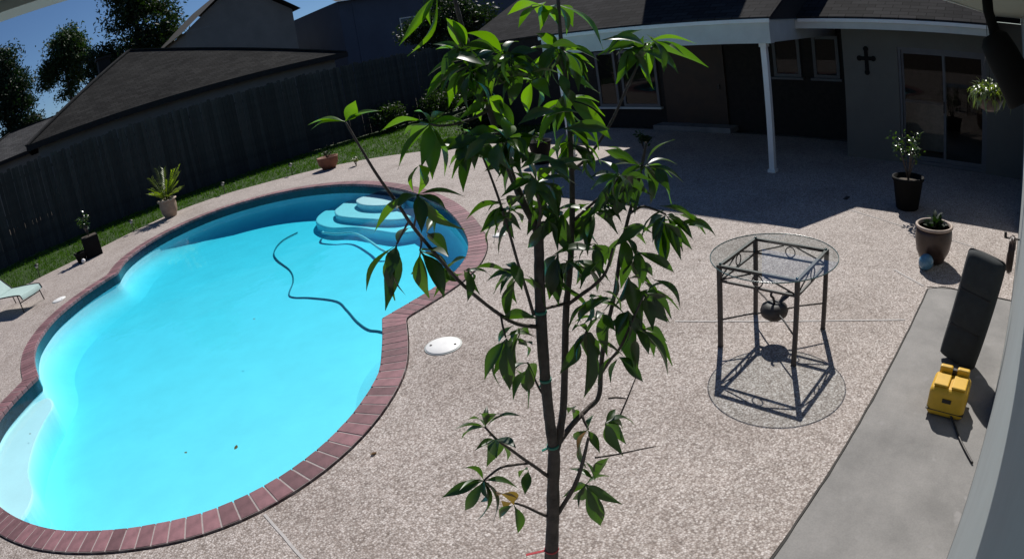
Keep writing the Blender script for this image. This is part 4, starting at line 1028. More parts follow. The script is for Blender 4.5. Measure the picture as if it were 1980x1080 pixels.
# leaf clusters: base point, then tip points with relative width
TREE_LEAVES = [
    ((0.895, 1.142, 2.733), [(0.827, 1.200, 2.601, 1.20), (0.926, 1.225, 2.664, 1.00), (0.816, 1.210, 2.629, 0.70), (0.898, 1.036, 2.699, 1.00)]),
    ((0.970, 1.171, 2.582), []),
    ((0.970, 1.171, 2.582), [(0.902, 1.132, 2.672, 1.25), (0.917, 1.132, 2.667, 0.70), (0.961, 1.269, 2.605, 0.80)]),
    ((0.946, 1.138, 2.552), [(0.861, 1.211, 2.492, 1.00), (0.866, 1.147, 2.503, 0.90), (0.907, 1.188, 2.460, 0.90), (0.871, 1.108, 2.469, 1.10), (0.937, 1.079, 2.492, 1.00), (0.899, 1.077, 2.499, 0.80)]),
    ((0.998, 1.068, 2.565), [(0.886, 1.058, 2.628, 0.90), (0.903, 1.058, 2.570, 1.00), (0.949, 1.034, 2.529, 0.90), (0.903, 1.038, 2.517, 0.80), (1.047, 1.094, 2.484, 1.00), (1.013, 0.988, 2.500, 0.90), (1.076, 1.094, 2.591, 1.00), (0.998, 1.135, 2.466, 1.00), (1.048, 1.114, 2.488, 0.80)]),
    ((1.106, 1.028, 2.671), [(1.084, 1.128, 2.660, 1.00), (1.156, 1.096, 2.655, 1.10), (1.092, 1.106, 2.622, 0.90), (1.152, 1.091, 2.610, 0.90), (1.189, 1.062, 2.617, 1.00)]),
    ((1.194, 1.058, 2.672), [(1.267, 0.995, 2.543, 1.10), (1.281, 1.094, 2.610, 1.30), (1.100, 1.030, 2.621, 0.90), (1.253, 1.098, 2.588, 1.00)]),
    ((1.167, 1.055, 2.547), [(1.287, 1.054, 2.538, 0.70), (1.264, 1.053, 2.488, 1.00), (1.263, 1.029, 2.498, 0.80), (1.234, 0.998, 2.434, 0.80), (1.190, 1.125, 2.495, 0.80), (1.084, 1.043, 2.605, 1.00), (1.154, 1.137, 2.522, 0.80), (1.244, 1.051, 2.448, 1.30), (1.063, 1.055, 2.570, 1.00), (1.180, 1.115, 2.467, 1.00), (1.223, 1.086, 2.466, 1.00)]),
    ((1.040, 1.032, 2.497), [(0.951, 1.007, 2.539, 0.90), (1.089, 1.077, 2.422, 1.10), (1.005, 0.951, 2.458, 1.00), (1.066, 1.092, 2.413, 1.00), (1.037, 1.127, 2.484, 0.90)]),
    ((1.179, 1.058, 2.429), [(1.276, 1.038, 2.405, 0.80), (1.254, 0.993, 2.308, 1.20), (1.226, 1.018, 2.289, 1.00), (1.152, 1.154, 2.383, 1.00), (1.183, 1.120, 2.301, 1.00), (1.108, 1.118, 2.318, 0.90), (1.270, 1.071, 2.341, 0.80), (1.275, 1.024, 2.368, 0.80), (1.153, 1.012, 2.351, 1.00), (1.196, 1.153, 2.347, 1.00)]),
    ((1.155, 1.052, 2.324), [(1.191, 1.102, 2.200, 1.10), (1.235, 1.023, 2.246, 1.00), (1.176, 1.117, 2.283, 0.90), (1.252, 1.063, 2.218, 0.90), (1.156, 1.134, 2.273, 1.00)]),
    ((0.993, 1.019, 2.263), [(1.007, 1.105, 2.341, 1.20), (1.015, 1.100, 2.194, 1.10), (1.089, 1.033, 2.199, 1.00), (0.972, 0.949, 2.310, 1.00), (1.055, 1.063, 2.169, 1.00), (1.004, 1.106, 2.260, 0.90), (1.070, 1.033, 2.253, 1.00)]),
    ((0.993, 1.059, 2.309), [(1.035, 1.106, 2.368, 1.00), (1.071, 1.079, 2.374, 1.20), (1.014, 1.131, 2.282, 0.90), (0.986, 0.989, 2.332, 1.00)]),
    ((1.397, 1.003, 2.205), [(1.486, 0.954, 2.266, 1.00), (1.507, 0.964, 2.187, 0.70), (1.483, 0.930, 2.140, 0.80), (1.516, 0.992, 2.145, 0.60), (1.381, 1.112, 2.204, 0.80), (1.398, 1.081, 2.165, 0.90), (1.431, 0.947, 2.094, 1.20), (1.450, 1.018, 2.095, 1.20), (1.312, 0.980, 2.137, 1.10)]),
    ((1.235, 0.971, 2.221), [(1.273, 1.039, 2.132, 1.00), (1.137, 0.986, 2.239, 0.80), (1.222, 1.057, 2.182, 0.90), (1.284, 0.988, 2.123, 1.10), (1.160, 0.968, 2.134, 1.00), (1.304, 0.979, 2.175, 1.00), (1.264, 1.051, 2.251, 0.90)]),
    ((1.413, 0.963, 2.546), [(1.397, 1.080, 2.524, 0.90), (1.340, 1.025, 2.444, 1.25), (1.427, 1.032, 2.507, 0.90), (1.436, 0.991, 2.439, 0.80), (1.417, 0.959, 2.417, 1.10), (1.440, 0.862, 2.503, 0.80), (1.522, 0.870, 2.531, 0.80), (1.543, 0.852, 2.463, 1.10)]),
    ((0.636, 1.193, 2.491), [(0.572, 1.248, 2.501, 0.90), (0.659, 1.173, 2.531, 1.10), (0.665, 1.168, 2.498, 0.80), (0.697, 1.140, 2.498, 0.70), (0.575, 1.245, 2.489, 0.70)]),
    ((0.816, 1.144, 2.442), [(0.747, 1.203, 2.353, 0.80), (0.803, 1.156, 2.316, 1.20), (0.849, 1.172, 2.310, 1.30), (0.759, 1.127, 2.356, 1.00), (0.748, 1.246, 2.443, 0.80), (0.800, 1.064, 2.469, 0.80), (0.919, 1.136, 2.420, 0.80), (0.818, 1.252, 2.381, 1.00), (0.825, 1.210, 2.472, 0.80), (0.857, 1.196, 2.359, 1.20), (0.797, 1.229, 2.421, 0.90)]),
    ((0.764, 1.136, 2.362), [(0.781, 1.190, 2.286, 1.00), (0.777, 1.203, 2.290, 0.50), (0.734, 1.084, 2.334, 0.90)]),
    ((0.898, 1.101, 2.368), [(0.846, 1.108, 2.275, 1.10), (0.918, 1.177, 2.302, 1.10), (0.894, 1.209, 2.318, 0.70), (0.817, 1.102, 2.317, 0.70), (0.905, 1.185, 2.361, 0.80), (0.907, 1.192, 2.385, 0.80), (0.946, 1.143, 2.390, 0.80), (0.916, 1.158, 2.407, 0.90), (0.956, 1.138, 2.297, 1.00), (0.976, 1.125, 2.330, 0.90)]),
    ((0.939, 1.039, 2.378), [(0.988, 1.091, 2.318, 1.00), (0.998, 1.085, 2.291, 1.00), (0.986, 1.088, 2.419, 1.30), (0.951, 1.105, 2.337, 1.00), (0.923, 0.972, 2.348, 0.90), (0.954, 1.119, 2.405, 0.90), (0.972, 1.119, 2.300, 1.00)]),
    ((0.984, 1.132, 2.473), [(1.060, 1.165, 2.402, 1.30), (0.997, 1.212, 2.423, 1.00), (1.016, 1.208, 2.406, 1.10)]),
    ((0.734, 1.122, 2.304), [(0.799, 1.042, 2.285, 0.70), (0.697, 1.080, 2.233, 1.20), (0.768, 1.139, 2.200, 1.00), (0.799, 1.066, 2.208, 1.00), (0.649, 1.194, 2.238, 0.90), (0.652, 1.088, 2.299, 0.90), (0.822, 1.149, 2.233, 0.80)]),
    ((0.703, 1.202, 2.188), [(0.629, 1.265, 2.087, 1.10), (0.655, 1.242, 2.033, 1.20), (0.686, 1.240, 2.047, 1.10), (0.699, 1.205, 2.062, 1.30), (0.780, 1.238, 2.199, 0.90), (0.658, 1.188, 2.122, 1.10)]),
    ((0.751, 1.186, 2.158), [(0.776, 1.165, 2.032, 1.40), (0.750, 1.188, 2.038, 1.20), (0.760, 1.089, 2.154, 1.30), (0.816, 1.179, 2.060, 1.10), (0.755, 1.254, 2.086, 1.10)]),
    ((0.758, 1.154, 2.204), [(0.827, 1.184, 2.118, 1.20), (0.828, 1.203, 2.214, 0.80)]),
    ((0.833, 1.143, 2.085), [(0.915, 1.147, 2.038, 0.60), (0.882, 1.181, 2.029, 0.70), (0.898, 1.182, 1.985, 0.50)]),
    ((0.964, 1.097, 2.042), [(0.932, 1.193, 2.008, 0.70), (0.952, 1.197, 1.964, 0.80), (0.875, 1.078, 2.018, 0.80), (0.987, 1.151, 1.931, 1.00), (0.982, 1.164, 2.042, 0.70)]),
    ((0.958, 1.089, 2.203), [(0.884, 1.081, 2.204, 0.70), (0.979, 1.158, 2.170, 0.90), (1.003, 1.139, 2.104, 0.90), (1.012, 1.111, 2.151, 1.00), (0.923, 1.014, 2.251, 1.00)]),
    ((1.038, 1.046, 2.156), [(1.064, 1.122, 2.077, 0.90), (1.008, 1.003, 2.100, 1.00), (1.088, 1.107, 2.175, 1.00), (1.115, 1.065, 2.151, 0.90), (1.035, 1.131, 2.072, 0.80)]),
    ((1.184, 1.027, 2.148), [(1.197, 1.016, 2.023, 1.50), (1.205, 1.093, 2.062, 1.00), (1.272, 1.048, 2.061, 1.10), (1.189, 1.121, 2.034, 1.00), (1.176, 0.940, 2.132, 1.00)]),
    ((1.157, 1.010, 2.060), [(1.219, 1.033, 1.974, 1.30), (1.083, 1.008, 2.031, 1.10), (1.131, 0.983, 1.975, 1.00)]),
    ((1.150, 1.069, 2.004), [(1.239, 1.094, 1.870, 1.30), (1.150, 1.127, 1.910, 1.10), (1.142, 1.157, 1.915, 1.10), (1.072, 1.136, 1.940, 1.10), (1.183, 1.116, 1.915, 0.90)]),
    ((1.070, 1.059, 2.056), [(1.057, 1.070, 1.915, 1.30), (1.077, 1.126, 1.969, 1.20), (1.040, 1.085, 1.934, 1.10)]),
    ((1.319, 1.043, 2.024), [(1.310, 1.051, 1.904, 1.40), (1.426, 1.043, 1.958, 1.10), (1.302, 0.992, 1.968, 1.00), (1.344, 1.124, 1.899, 1.10), (1.415, 1.049, 2.015, 1.00)]),
    ((1.400, 0.948, 2.071), [(1.395, 0.952, 1.909, 1.30), (1.455, 0.901, 1.955, 0.80), (1.380, 0.965, 1.940, 1.00), (1.416, 1.032, 2.001, 1.00), (1.322, 0.946, 2.014, 1.10), (1.475, 0.961, 2.007, 0.70)]),
    ((1.314, 1.022, 1.951), [(1.415, 1.021, 1.866, 0.90), (1.419, 1.013, 1.926, 0.60), (1.391, 1.006, 1.847, 0.90), (1.374, 1.045, 1.832, 1.00), (1.325, 1.076, 1.849, 1.00)]),
    ((1.275, 0.949, 1.885), [(1.347, 0.888, 1.816, 0.80), (1.369, 0.930, 1.767, 1.00), (1.320, 0.911, 1.783, 1.10), (1.383, 0.920, 1.867, 0.60), (1.286, 0.940, 1.764, 1.10)]),
    ((1.242, 0.978, 1.940), [(1.263, 0.960, 1.770, 1.40), (1.264, 1.051, 1.830, 1.00)]),
    ((1.243, 0.990, 1.836), [(1.245, 0.988, 1.648, 1.70), (1.148, 0.964, 1.807, 1.20), (1.310, 0.992, 1.722, 1.20), (1.219, 1.010, 1.711, 1.30)]),
    ((1.269, 0.968, 1.773), [(1.324, 0.921, 1.599, 1.10), (1.335, 0.911, 1.632, 1.00), (1.368, 0.951, 1.688, 1.00), (1.324, 0.969, 1.651, 1.10)]),
    ((1.231, 1.027, 1.683), [(1.282, 0.983, 1.583, 1.00), (1.202, 0.953, 1.682, 1.00), (1.153, 1.002, 1.645, 0.90)]),
    ((1.219, 1.063, 1.822), [(1.220, 1.062, 1.679, 1.30), (1.201, 1.007, 1.787, 1.00), (1.147, 1.031, 1.838, 0.80)]),
    ((1.085, 1.007, 1.841), [(1.062, 1.026, 1.636, 1.20), (1.023, 0.997, 1.782, 1.10), (1.091, 1.001, 1.713, 1.20), (1.158, 1.026, 1.720, 1.00), (0.995, 0.975, 1.891, 0.90), (1.131, 1.053, 1.710, 1.20)]),
    ((1.119, 1.017, 1.914), [(1.135, 1.075, 1.825, 0.90), (1.034, 1.027, 1.860, 0.70), (1.192, 1.035, 1.880, 1.00)]),
    ((0.887, 1.097, 1.890), [(0.831, 1.144, 1.784, 1.10), (0.849, 1.129, 1.790, 1.00), (0.876, 1.106, 1.739, 1.20), (0.913, 1.184, 1.797, 1.10)]),
    ((0.967, 1.121, 1.770), [(0.988, 1.172, 1.650, 1.10), (0.877, 1.099, 1.787, 0.70), (1.028, 1.175, 1.666, 0.90)]),
    ((0.952, 1.107, 1.885), [(1.007, 1.144, 1.835, 0.80), (0.877, 1.064, 1.895, 0.70)]),
    ((0.933, 1.110, 1.850), [(0.914, 1.034, 1.875, 1.00), (0.995, 1.154, 1.766, 0.80)]),
    ((0.807, 1.152, 1.643), [(0.851, 1.184, 1.676, 0.60), (0.797, 1.057, 1.727, 0.80), (0.863, 1.054, 1.684, 0.60), (0.714, 1.157, 1.688, 0.60), (0.782, 1.242, 1.578, 0.70), (0.815, 1.237, 1.630, 0.60), (0.751, 1.089, 1.742, 0.70)]),
    ((0.834, 1.155, 1.585), [(0.849, 1.248, 1.430, 1.40), (0.880, 1.183, 1.463, 1.10), (0.835, 1.071, 1.589, 1.30), (0.755, 1.148, 1.598, 0.70), (0.784, 1.098, 1.576, 1.20)]),
    ((0.791, 1.192, 1.444), [(0.690, 1.278, 1.401, 0.90), (0.696, 1.178, 1.480, 0.70), (0.750, 1.227, 1.287, 1.20), (0.737, 1.249, 1.330, 1.00), (0.791, 1.192, 1.279, 1.10), (0.755, 1.136, 1.421, 0.80), (0.883, 1.160, 1.363, 1.10), (0.713, 1.168, 1.553, 0.70), (0.801, 1.251, 1.318, 1.20)]),
    ((0.862, 1.171, 1.306), [(0.856, 1.176, 1.178, 1.10), (0.853, 1.248, 1.205, 0.80), (0.778, 1.134, 1.423, 1.61), (0.884, 1.258, 1.217, 1.31)]),
    ((0.915, 1.138, 1.425), [(0.869, 1.118, 1.370, 1.10), (0.933, 1.215, 1.340, 0.70)]),
    ((1.046, 1.040, 1.324), [(1.070, 1.020, 1.130, 1.60), (1.129, 0.969, 1.207, 0.90), (1.160, 1.046, 1.270, 0.70), (1.069, 1.125, 1.196, 1.10), (1.031, 1.142, 1.223, 0.80), (0.993, 1.029, 1.260, 0.90)]),
    ((1.067, 1.022, 1.332), [(1.067, 0.956, 1.452, 1.10), (1.089, 1.078, 1.371, 0.90), (1.058, 1.118, 1.342, 0.70)]),
    ((1.114, 1.074, 1.477), [(1.102, 1.084, 1.327, 1.50), (1.038, 1.050, 1.439, 1.21), (1.108, 1.028, 1.410, 1.00), (1.119, 1.145, 1.415, 0.90), (1.188, 1.108, 1.477, 0.80)]),
    ((1.170, 1.052, 1.474), [(1.250, 1.041, 1.345, 1.20), (1.208, 1.020, 1.331, 1.10), (1.293, 1.034, 1.395, 0.90), (1.274, 1.072, 1.376, 0.80), (1.238, 1.064, 1.483, 0.70)]),
    ((1.089, 1.095, 1.560), [(1.128, 1.145, 1.470, 0.90), (1.128, 1.164, 1.493, 0.80)]),
    ((1.098, 1.100, 2.166), [(1.173, 1.107, 2.200, 1.00), (1.162, 1.140, 2.085, 1.00)]),
]
# smaller filler leaves inside the crown: base x, y, z, tip x, y, z, width
TREE_FILL = [
    (0.917, 1.042, 2.347, 0.886, 1.108, 2.353, 1.03),
    (1.236, 1.040, 2.150, 1.289, 0.948, 2.126, 0.98),
    (1.128, 1.025, 2.501, 1.125, 1.010, 2.440, 0.86),
    (1.118, 0.968, 1.951, 1.169, 0.955, 1.870, 0.99),
    (1.392, 0.949, 2.538, 1.263, 0.993, 2.567, 1.13),
    (1.030, 1.044, 2.521, 1.024, 1.101, 2.443, 1.11),
    (0.856, 0.969, 2.389, 0.852, 0.939, 2.330, 1.01),
    (1.187, 1.101, 1.980, 1.090, 1.134, 1.940, 0.87),
    (1.155, 1.062, 2.571, 1.201, 1.076, 2.483, 1.14),
    (1.100, 0.953, 2.068, 1.023, 1.038, 2.068, 1.08),
    (1.213, 1.061, 2.542, 1.190, 1.121, 2.477, 1.00),
    (1.264, 1.007, 1.865, 1.415, 0.949, 1.802, 1.02),
    (1.158, 1.082, 2.524, 1.142, 1.158, 2.481, 1.15),
    (1.171, 1.057, 2.386, 1.199, 1.107, 2.264, 0.85),
    (0.948, 1.213, 2.588, 0.963, 1.236, 2.488, 0.90),
    (1.017, 0.999, 2.318, 1.017, 0.943, 2.262, 1.12),
    (0.955, 1.038, 2.574, 0.858, 1.050, 2.595, 0.95),
    (0.873, 1.214, 2.026, 0.809, 1.257, 2.090, 0.86),
    (0.889, 1.075, 2.381, 0.897, 1.118, 2.315, 0.85),
    (1.025, 1.199, 2.542, 1.084, 1.223, 2.474, 0.87),
    (1.042, 1.168, 2.462, 1.059, 1.149, 2.361, 0.81),
    (1.165, 0.949, 2.221, 1.125, 1.006, 2.133, 1.02),
    (0.937, 1.126, 2.535, 1.010, 1.053, 2.541, 1.11),
    (1.006, 1.169, 2.577, 1.017, 1.147, 2.480, 1.14),
    (1.408, 0.957, 2.526, 1.357, 1.027, 2.497, 0.84),
    (1.231, 0.967, 2.230, 1.209, 0.931, 2.155, 1.03),
    (0.991, 1.092, 2.199, 0.968, 1.181, 2.101, 0.81),
    (1.459, 0.989, 2.552, 1.361, 1.028, 2.520, 0.90),
    (1.380, 0.926, 2.074, 1.429, 0.880, 1.996, 1.00),
    (0.845, 1.143, 2.083, 0.814, 1.128, 2.013, 1.03),
    (0.934, 1.081, 2.548, 0.909, 1.148, 2.484, 0.82),
    (1.132, 1.052, 1.774, 1.201, 0.983, 1.711, 0.84),
    (1.120, 0.993, 2.555, 1.176, 1.016, 2.448, 1.15),
    (1.173, 0.997, 2.175, 1.200, 0.929, 2.156, 1.02),
    (1.110, 0.986, 2.555, 1.122, 0.953, 2.496, 0.97),
    (0.988, 1.181, 1.861, 0.981, 1.247, 1.768, 0.93),
    (1.246, 0.984, 2.202, 1.348, 0.949, 2.182, 1.02),
    (1.395, 0.926, 2.043, 1.541, 0.867, 1.968, 1.09),
    (1.006, 1.040, 2.518, 0.988, 1.086, 2.449, 1.01),
    (0.974, 1.019, 2.561, 0.936, 1.064, 2.508, 0.99),
    (1.155, 1.049, 2.576, 1.139, 1.031, 2.480, 0.98),
    (0.849, 1.050, 1.927, 0.924, 1.026, 1.894, 0.89),
    (1.357, 0.995, 2.175, 1.265, 1.055, 2.170, 1.03),
    (0.936, 1.084, 2.030, 0.920, 1.120, 1.910, 0.95),
    (1.208, 1.056, 2.148, 1.131, 1.113, 2.099, 1.00),
    (0.911, 1.087, 2.543, 0.900, 1.105, 2.448, 1.03),
    (0.913, 1.026, 2.388, 0.854, 1.064, 2.382, 1.10),
    (1.056, 0.966, 1.924, 1.139, 0.938, 1.922, 0.92),
    (1.176, 1.049, 2.556, 1.220, 1.017, 2.466, 0.86),
    (1.122, 1.044, 2.033, 1.051, 1.036, 1.995, 1.05),
    (0.963, 1.041, 2.372, 0.916, 1.017, 2.324, 1.06),
    (1.105, 1.052, 1.807, 1.054, 1.101, 1.695, 1.03),
    (1.209, 1.063, 2.120, 1.152, 1.071, 2.065, 1.02),
    (1.148, 0.990, 2.300, 1.163, 0.985, 2.222, 1.14),
    (0.981, 1.039, 2.360, 0.949, 1.015, 2.280, 0.87),
    (1.163, 1.037, 1.884, 1.231, 0.987, 1.824, 1.08),
    (1.153, 1.003, 2.148, 1.219, 0.980, 2.068, 0.83),
    (1.100, 1.095, 2.138, 1.100, 1.037, 2.038, 0.86),
    (0.948, 1.014, 2.579, 0.912, 1.042, 2.500, 0.90),
    (0.912, 1.060, 2.088, 0.886, 1.008, 2.038, 1.00),
    (1.001, 1.155, 2.200, 1.052, 1.086, 2.194, 1.11),
    (0.943, 1.024, 2.325, 0.862, 1.044, 2.323, 1.13),
    (0.951, 1.085, 2.547, 0.879, 1.134, 2.583, 1.09),
    (1.190, 0.931, 1.788, 1.218, 0.955, 1.649, 0.86),
    (0.914, 1.053, 2.238, 0.876, 1.042, 2.174, 0.80),
    (1.014, 1.039, 2.267, 0.936, 1.089, 2.239, 0.84),
    (0.934, 1.042, 2.388, 0.920, 1.066, 2.304, 1.06),
    (1.073, 1.022, 1.823, 1.035, 1.063, 1.730, 1.08),
    (0.994, 1.167, 2.561, 0.959, 1.148, 2.482, 0.87),
    (1.413, 0.988, 2.542, 1.432, 0.897, 2.491, 1.08),
    (0.981, 1.107, 2.493, 1.012, 1.006, 2.511, 1.11),
    (1.077, 0.997, 1.840, 1.007, 0.992, 1.786, 0.88),
    (0.999, 1.197, 2.579, 0.958, 1.274, 2.619, 0.84),
    (1.358, 0.925, 2.099, 1.260, 0.934, 2.054, 0.96),
    (1.123, 1.034, 2.365, 1.249, 0.992, 2.338, 1.08),
    (1.220, 0.882, 1.960, 1.299, 0.852, 1.846, 0.87),
    (1.098, 1.106, 2.136, 1.167, 1.100, 2.036, 0.93),
    (1.174, 1.073, 2.338, 1.236, 1.027, 2.305, 1.05),
    (1.100, 0.991, 2.576, 1.078, 1.046, 2.489, 1.11),
    (1.268, 1.105, 1.789, 1.210, 1.150, 1.687, 1.08),
    (1.027, 1.162, 2.477, 1.035, 1.164, 2.394, 1.14),
    (0.951, 1.145, 2.538, 0.943, 1.107, 2.457, 1.03),
    (1.223, 0.933, 2.210, 1.199, 0.997, 2.114, 0.91),
    (1.025, 1.004, 2.272, 1.059, 0.910, 2.307, 0.97),
    (0.918, 1.042, 2.206, 0.903, 1.129, 2.127, 0.98),
    (1.080, 1.068, 2.163, 1.015, 1.070, 2.105, 1.02),
    (0.961, 1.046, 2.365, 0.865, 1.064, 2.378, 1.10),
    (1.165, 0.957, 2.054, 1.273, 0.927, 2.081, 0.91),
    (0.970, 1.099, 2.492, 0.903, 1.168, 2.453, 0.96),
    (0.875, 1.089, 2.385, 0.878, 1.146, 2.306, 0.91),
    (1.384, 0.995, 2.528, 1.352, 0.992, 2.455, 1.00),
    (0.951, 1.119, 1.884, 0.909, 1.121, 1.795, 1.03),
    (0.923, 1.131, 2.550, 0.999, 1.075, 2.491, 0.94),
    (1.268, 1.001, 1.796, 1.211, 1.070, 1.752, 0.84),
    (1.050, 1.156, 2.267, 1.125, 1.148, 2.188, 1.15),
    (0.973, 1.016, 2.292, 1.020, 1.052, 2.208, 0.80),
    (0.932, 1.152, 2.349, 0.841, 1.170, 2.392, 0.93),
    (0.910, 1.094, 2.388, 0.843, 1.151, 2.371, 1.12),
    (1.374, 0.940, 2.062, 1.360, 0.880, 1.959, 0.97),
    (1.039, 1.201, 2.166, 1.091, 1.127, 2.150, 0.93),
    (1.009, 1.205, 2.578, 0.971, 1.197, 2.654, 0.82),
    (0.932, 0.943, 2.318, 0.967, 0.887, 2.283, 0.94),
    (0.992, 1.069, 2.293, 0.979, 1.122, 2.379, 0.96),
    (0.990, 1.110, 2.494, 1.043, 1.047, 2.532, 1.00),
    (1.396, 1.041, 2.200, 1.427, 1.081, 2.071, 0.91),
    (0.874, 1.164, 2.072, 0.932, 1.087, 2.048, 0.94),
    (1.261, 0.995, 2.200, 1.346, 0.952, 2.140, 1.01),
    (0.891, 1.092, 2.369, 0.861, 1.143, 2.321, 1.00),
    (1.403, 1.000, 2.213, 1.461, 0.969, 2.113, 1.09),
    (1.034, 1.086, 2.184, 1.053, 1.020, 2.154, 0.96),
    (1.352, 0.935, 2.112, 1.490, 0.894, 2.006, 0.81),
    (0.940, 1.165, 2.595, 0.970, 1.134, 2.531, 1.01),
    (1.219, 0.944, 2.212, 1.270, 0.968, 2.125, 0.81),
    (1.245, 1.074, 1.782, 1.197, 1.166, 1.775, 0.89),
    (1.412, 0.968, 2.538, 1.343, 1.075, 2.525, 0.93),
    (1.009, 1.125, 2.011, 1.048, 1.168, 1.865, 1.13),
    (0.948, 1.122, 2.593, 0.964, 1.134, 2.510, 0.92),
    (1.350, 0.943, 2.530, 1.447, 0.893, 2.455, 1.05),
    (0.960, 1.019, 2.284, 0.997, 0.974, 2.197, 0.97),
    (1.460, 0.989, 2.567, 1.537, 1.001, 2.465, 0.91),
    (1.007, 1.023, 2.261, 1.101, 0.989, 2.226, 1.10),
    (1.411, 0.976, 2.201, 1.391, 0.921, 2.142, 1.07),
    (0.936, 1.051, 2.374, 0.910, 1.064, 2.287, 1.15),
    (1.081, 1.010, 1.963, 1.127, 0.970, 2.033, 1.03),
    (1.381, 0.957, 2.043, 1.351, 0.936, 1.927, 0.99),
    (0.970, 1.110, 2.021, 1.018, 1.080, 1.926, 1.11),
    (0.964, 1.098, 2.182, 0.927, 1.176, 2.144, 0.88),
    (1.030, 1.023, 2.205, 0.999, 1.070, 2.145, 0.97),
    (1.201, 1.120, 2.553, 1.121, 1.125, 2.464, 0.91),
    (1.326, 0.998, 2.233, 1.319, 1.067, 2.275, 0.95),
    (0.954, 1.120, 2.558, 0.923, 1.082, 2.497, 0.91),
    (0.949, 1.167, 1.755, 0.970, 1.158, 1.608, 0.91),
    (1.005, 1.137, 2.552, 1.027, 1.195, 2.454, 0.83),
    (1.107, 1.000, 1.938, 1.130, 1.059, 1.829, 1.02),
    (1.143, 0.984, 2.138, 1.143, 1.017, 2.057, 0.81),
    (1.228, 1.012, 1.957, 1.232, 1.073, 1.818, 0.89),
    (1.017, 1.024, 2.272, 0.998, 1.052, 2.173, 0.90),
    (1.328, 0.994, 1.890, 1.353, 0.961, 1.817, 1.09),
    (1.080, 1.071, 2.160, 1.126, 0.988, 2.157, 1.13),
    (1.171, 1.067, 1.862, 1.115, 1.055, 1.793, 0.96),
    (1.068, 1.120, 2.562, 1.146, 1.088, 2.479, 0.83),
    (0.939, 1.077, 2.224, 0.855, 1.129, 2.205, 1.07),
    (0.954, 0.998, 2.263, 0.968, 0.942, 2.187, 0.86),
    (0.955, 1.155, 2.548, 1.017, 1.106, 2.580, 1.11),
    (1.161, 1.066, 2.543, 1.169, 1.131, 2.486, 1.13),
    (1.092, 1.070, 2.031, 1.109, 1.013, 1.969, 1.11),
    (0.981, 1.175, 2.566, 0.891, 1.187, 2.495, 0.85),
    (1.116, 1.067, 2.017, 1.188, 0.996, 1.938, 1.08),
    (1.108, 1.066, 2.161, 1.123, 1.056, 2.055, 1.05),
    (0.953, 1.120, 1.867, 0.926, 1.120, 1.766, 0.95),
    (1.189, 1.078, 2.559, 1.195, 1.096, 2.464, 0.90),
    (0.967, 1.096, 2.388, 0.915, 1.158, 2.391, 1.06),
    (1.265, 0.997, 2.228, 1.255, 1.023, 2.141, 1.07),
    (0.862, 1.186, 2.059, 0.827, 1.291, 1.984, 1.02),
    (1.388, 0.919, 2.548, 1.370, 0.976, 2.477, 1.00),
    (1.032, 1.008, 2.297, 1.127, 0.997, 2.260, 1.05),
    (0.959, 1.068, 2.184, 0.934, 1.128, 2.089, 1.07),
    (1.496, 0.993, 2.021, 1.376, 1.029, 2.002, 1.06),
    (1.058, 0.987, 2.570, 1.136, 0.956, 2.556, 0.95),
    (0.950, 1.144, 1.832, 0.898, 1.212, 1.774, 1.10),
    (0.941, 1.152, 2.604, 0.892, 1.176, 2.531, 0.81),
    (1.209, 0.920, 2.233, 1.155, 0.923, 2.166, 1.09),
    (0.899, 1.016, 2.254, 0.858, 1.056, 2.226, 1.10),
    (0.877, 1.047, 2.528, 0.909, 1.046, 2.459, 1.02),
    (1.026, 1.114, 2.550, 1.003, 1.189, 2.527, 0.85),
    (0.865, 1.013, 2.400, 0.827, 1.061, 2.355, 0.87),
    (1.203, 1.067, 2.298, 1.196, 1.059, 2.231, 1.08),
    (1.457, 0.984, 2.020, 1.448, 0.945, 1.947, 1.02),
    (0.967, 1.137, 2.571, 1.020, 1.084, 2.524, 0.83),
    (1.244, 1.069, 1.988, 1.163, 1.062, 1.952, 0.91),
    (1.234, 1.100, 2.562, 1.276, 1.022, 2.515, 0.96),
    (0.985, 1.189, 2.567, 0.908, 1.250, 2.543, 0.89),
    (1.406, 0.928, 2.550, 1.470, 0.942, 2.471, 1.11),
    (0.941, 0.965, 2.297, 0.928, 0.991, 2.230, 0.87),
    (1.033, 1.020, 2.249, 1.072, 1.046, 2.155, 0.86),
    (0.925, 1.126, 1.853, 0.957, 1.174, 1.695, 1.04),
    (1.116, 0.993, 2.466, 1.145, 1.042, 2.397, 1.13),
    (0.972, 1.136, 1.746, 0.900, 1.131, 1.686, 0.98),
    (1.029, 1.095, 2.316, 1.026, 1.173, 2.214, 1.03),
    (1.244, 1.033, 1.692, 1.199, 1.097, 1.573, 1.02),
    (1.182, 1.080, 2.336, 1.151, 1.086, 2.257, 1.00),
    (0.944, 1.142, 2.610, 0.990, 1.160, 2.527, 0.84),
    (1.145, 0.892, 2.268, 1.142, 0.909, 2.180, 0.91),
    (1.003, 1.269, 1.768, 0.952, 1.240, 1.658, 0.83),
    (1.248, 1.003, 2.208, 1.265, 1.032, 2.080, 0.89),
    (1.166, 1.043, 2.420, 1.201, 1.037, 2.315, 1.11),
    (1.068, 1.069, 2.193, 1.064, 1.138, 2.109, 0.95),
    (1.152, 0.997, 2.397, 1.061, 1.038, 2.400, 0.86),
    (1.355, 0.971, 2.530, 1.384, 0.948, 2.451, 0.86),
    (1.288, 0.982, 1.997, 1.381, 0.919, 1.909, 0.84),
    (1.369, 0.930, 2.078, 1.419, 0.886, 2.026, 0.82),
    (1.112, 1.045, 2.009, 1.160, 0.999, 1.945, 0.94),
    (1.371, 0.917, 2.560, 1.361, 0.885, 2.464, 0.89),
    (1.342, 0.967, 2.232, 1.326, 1.057, 2.145, 0.94),
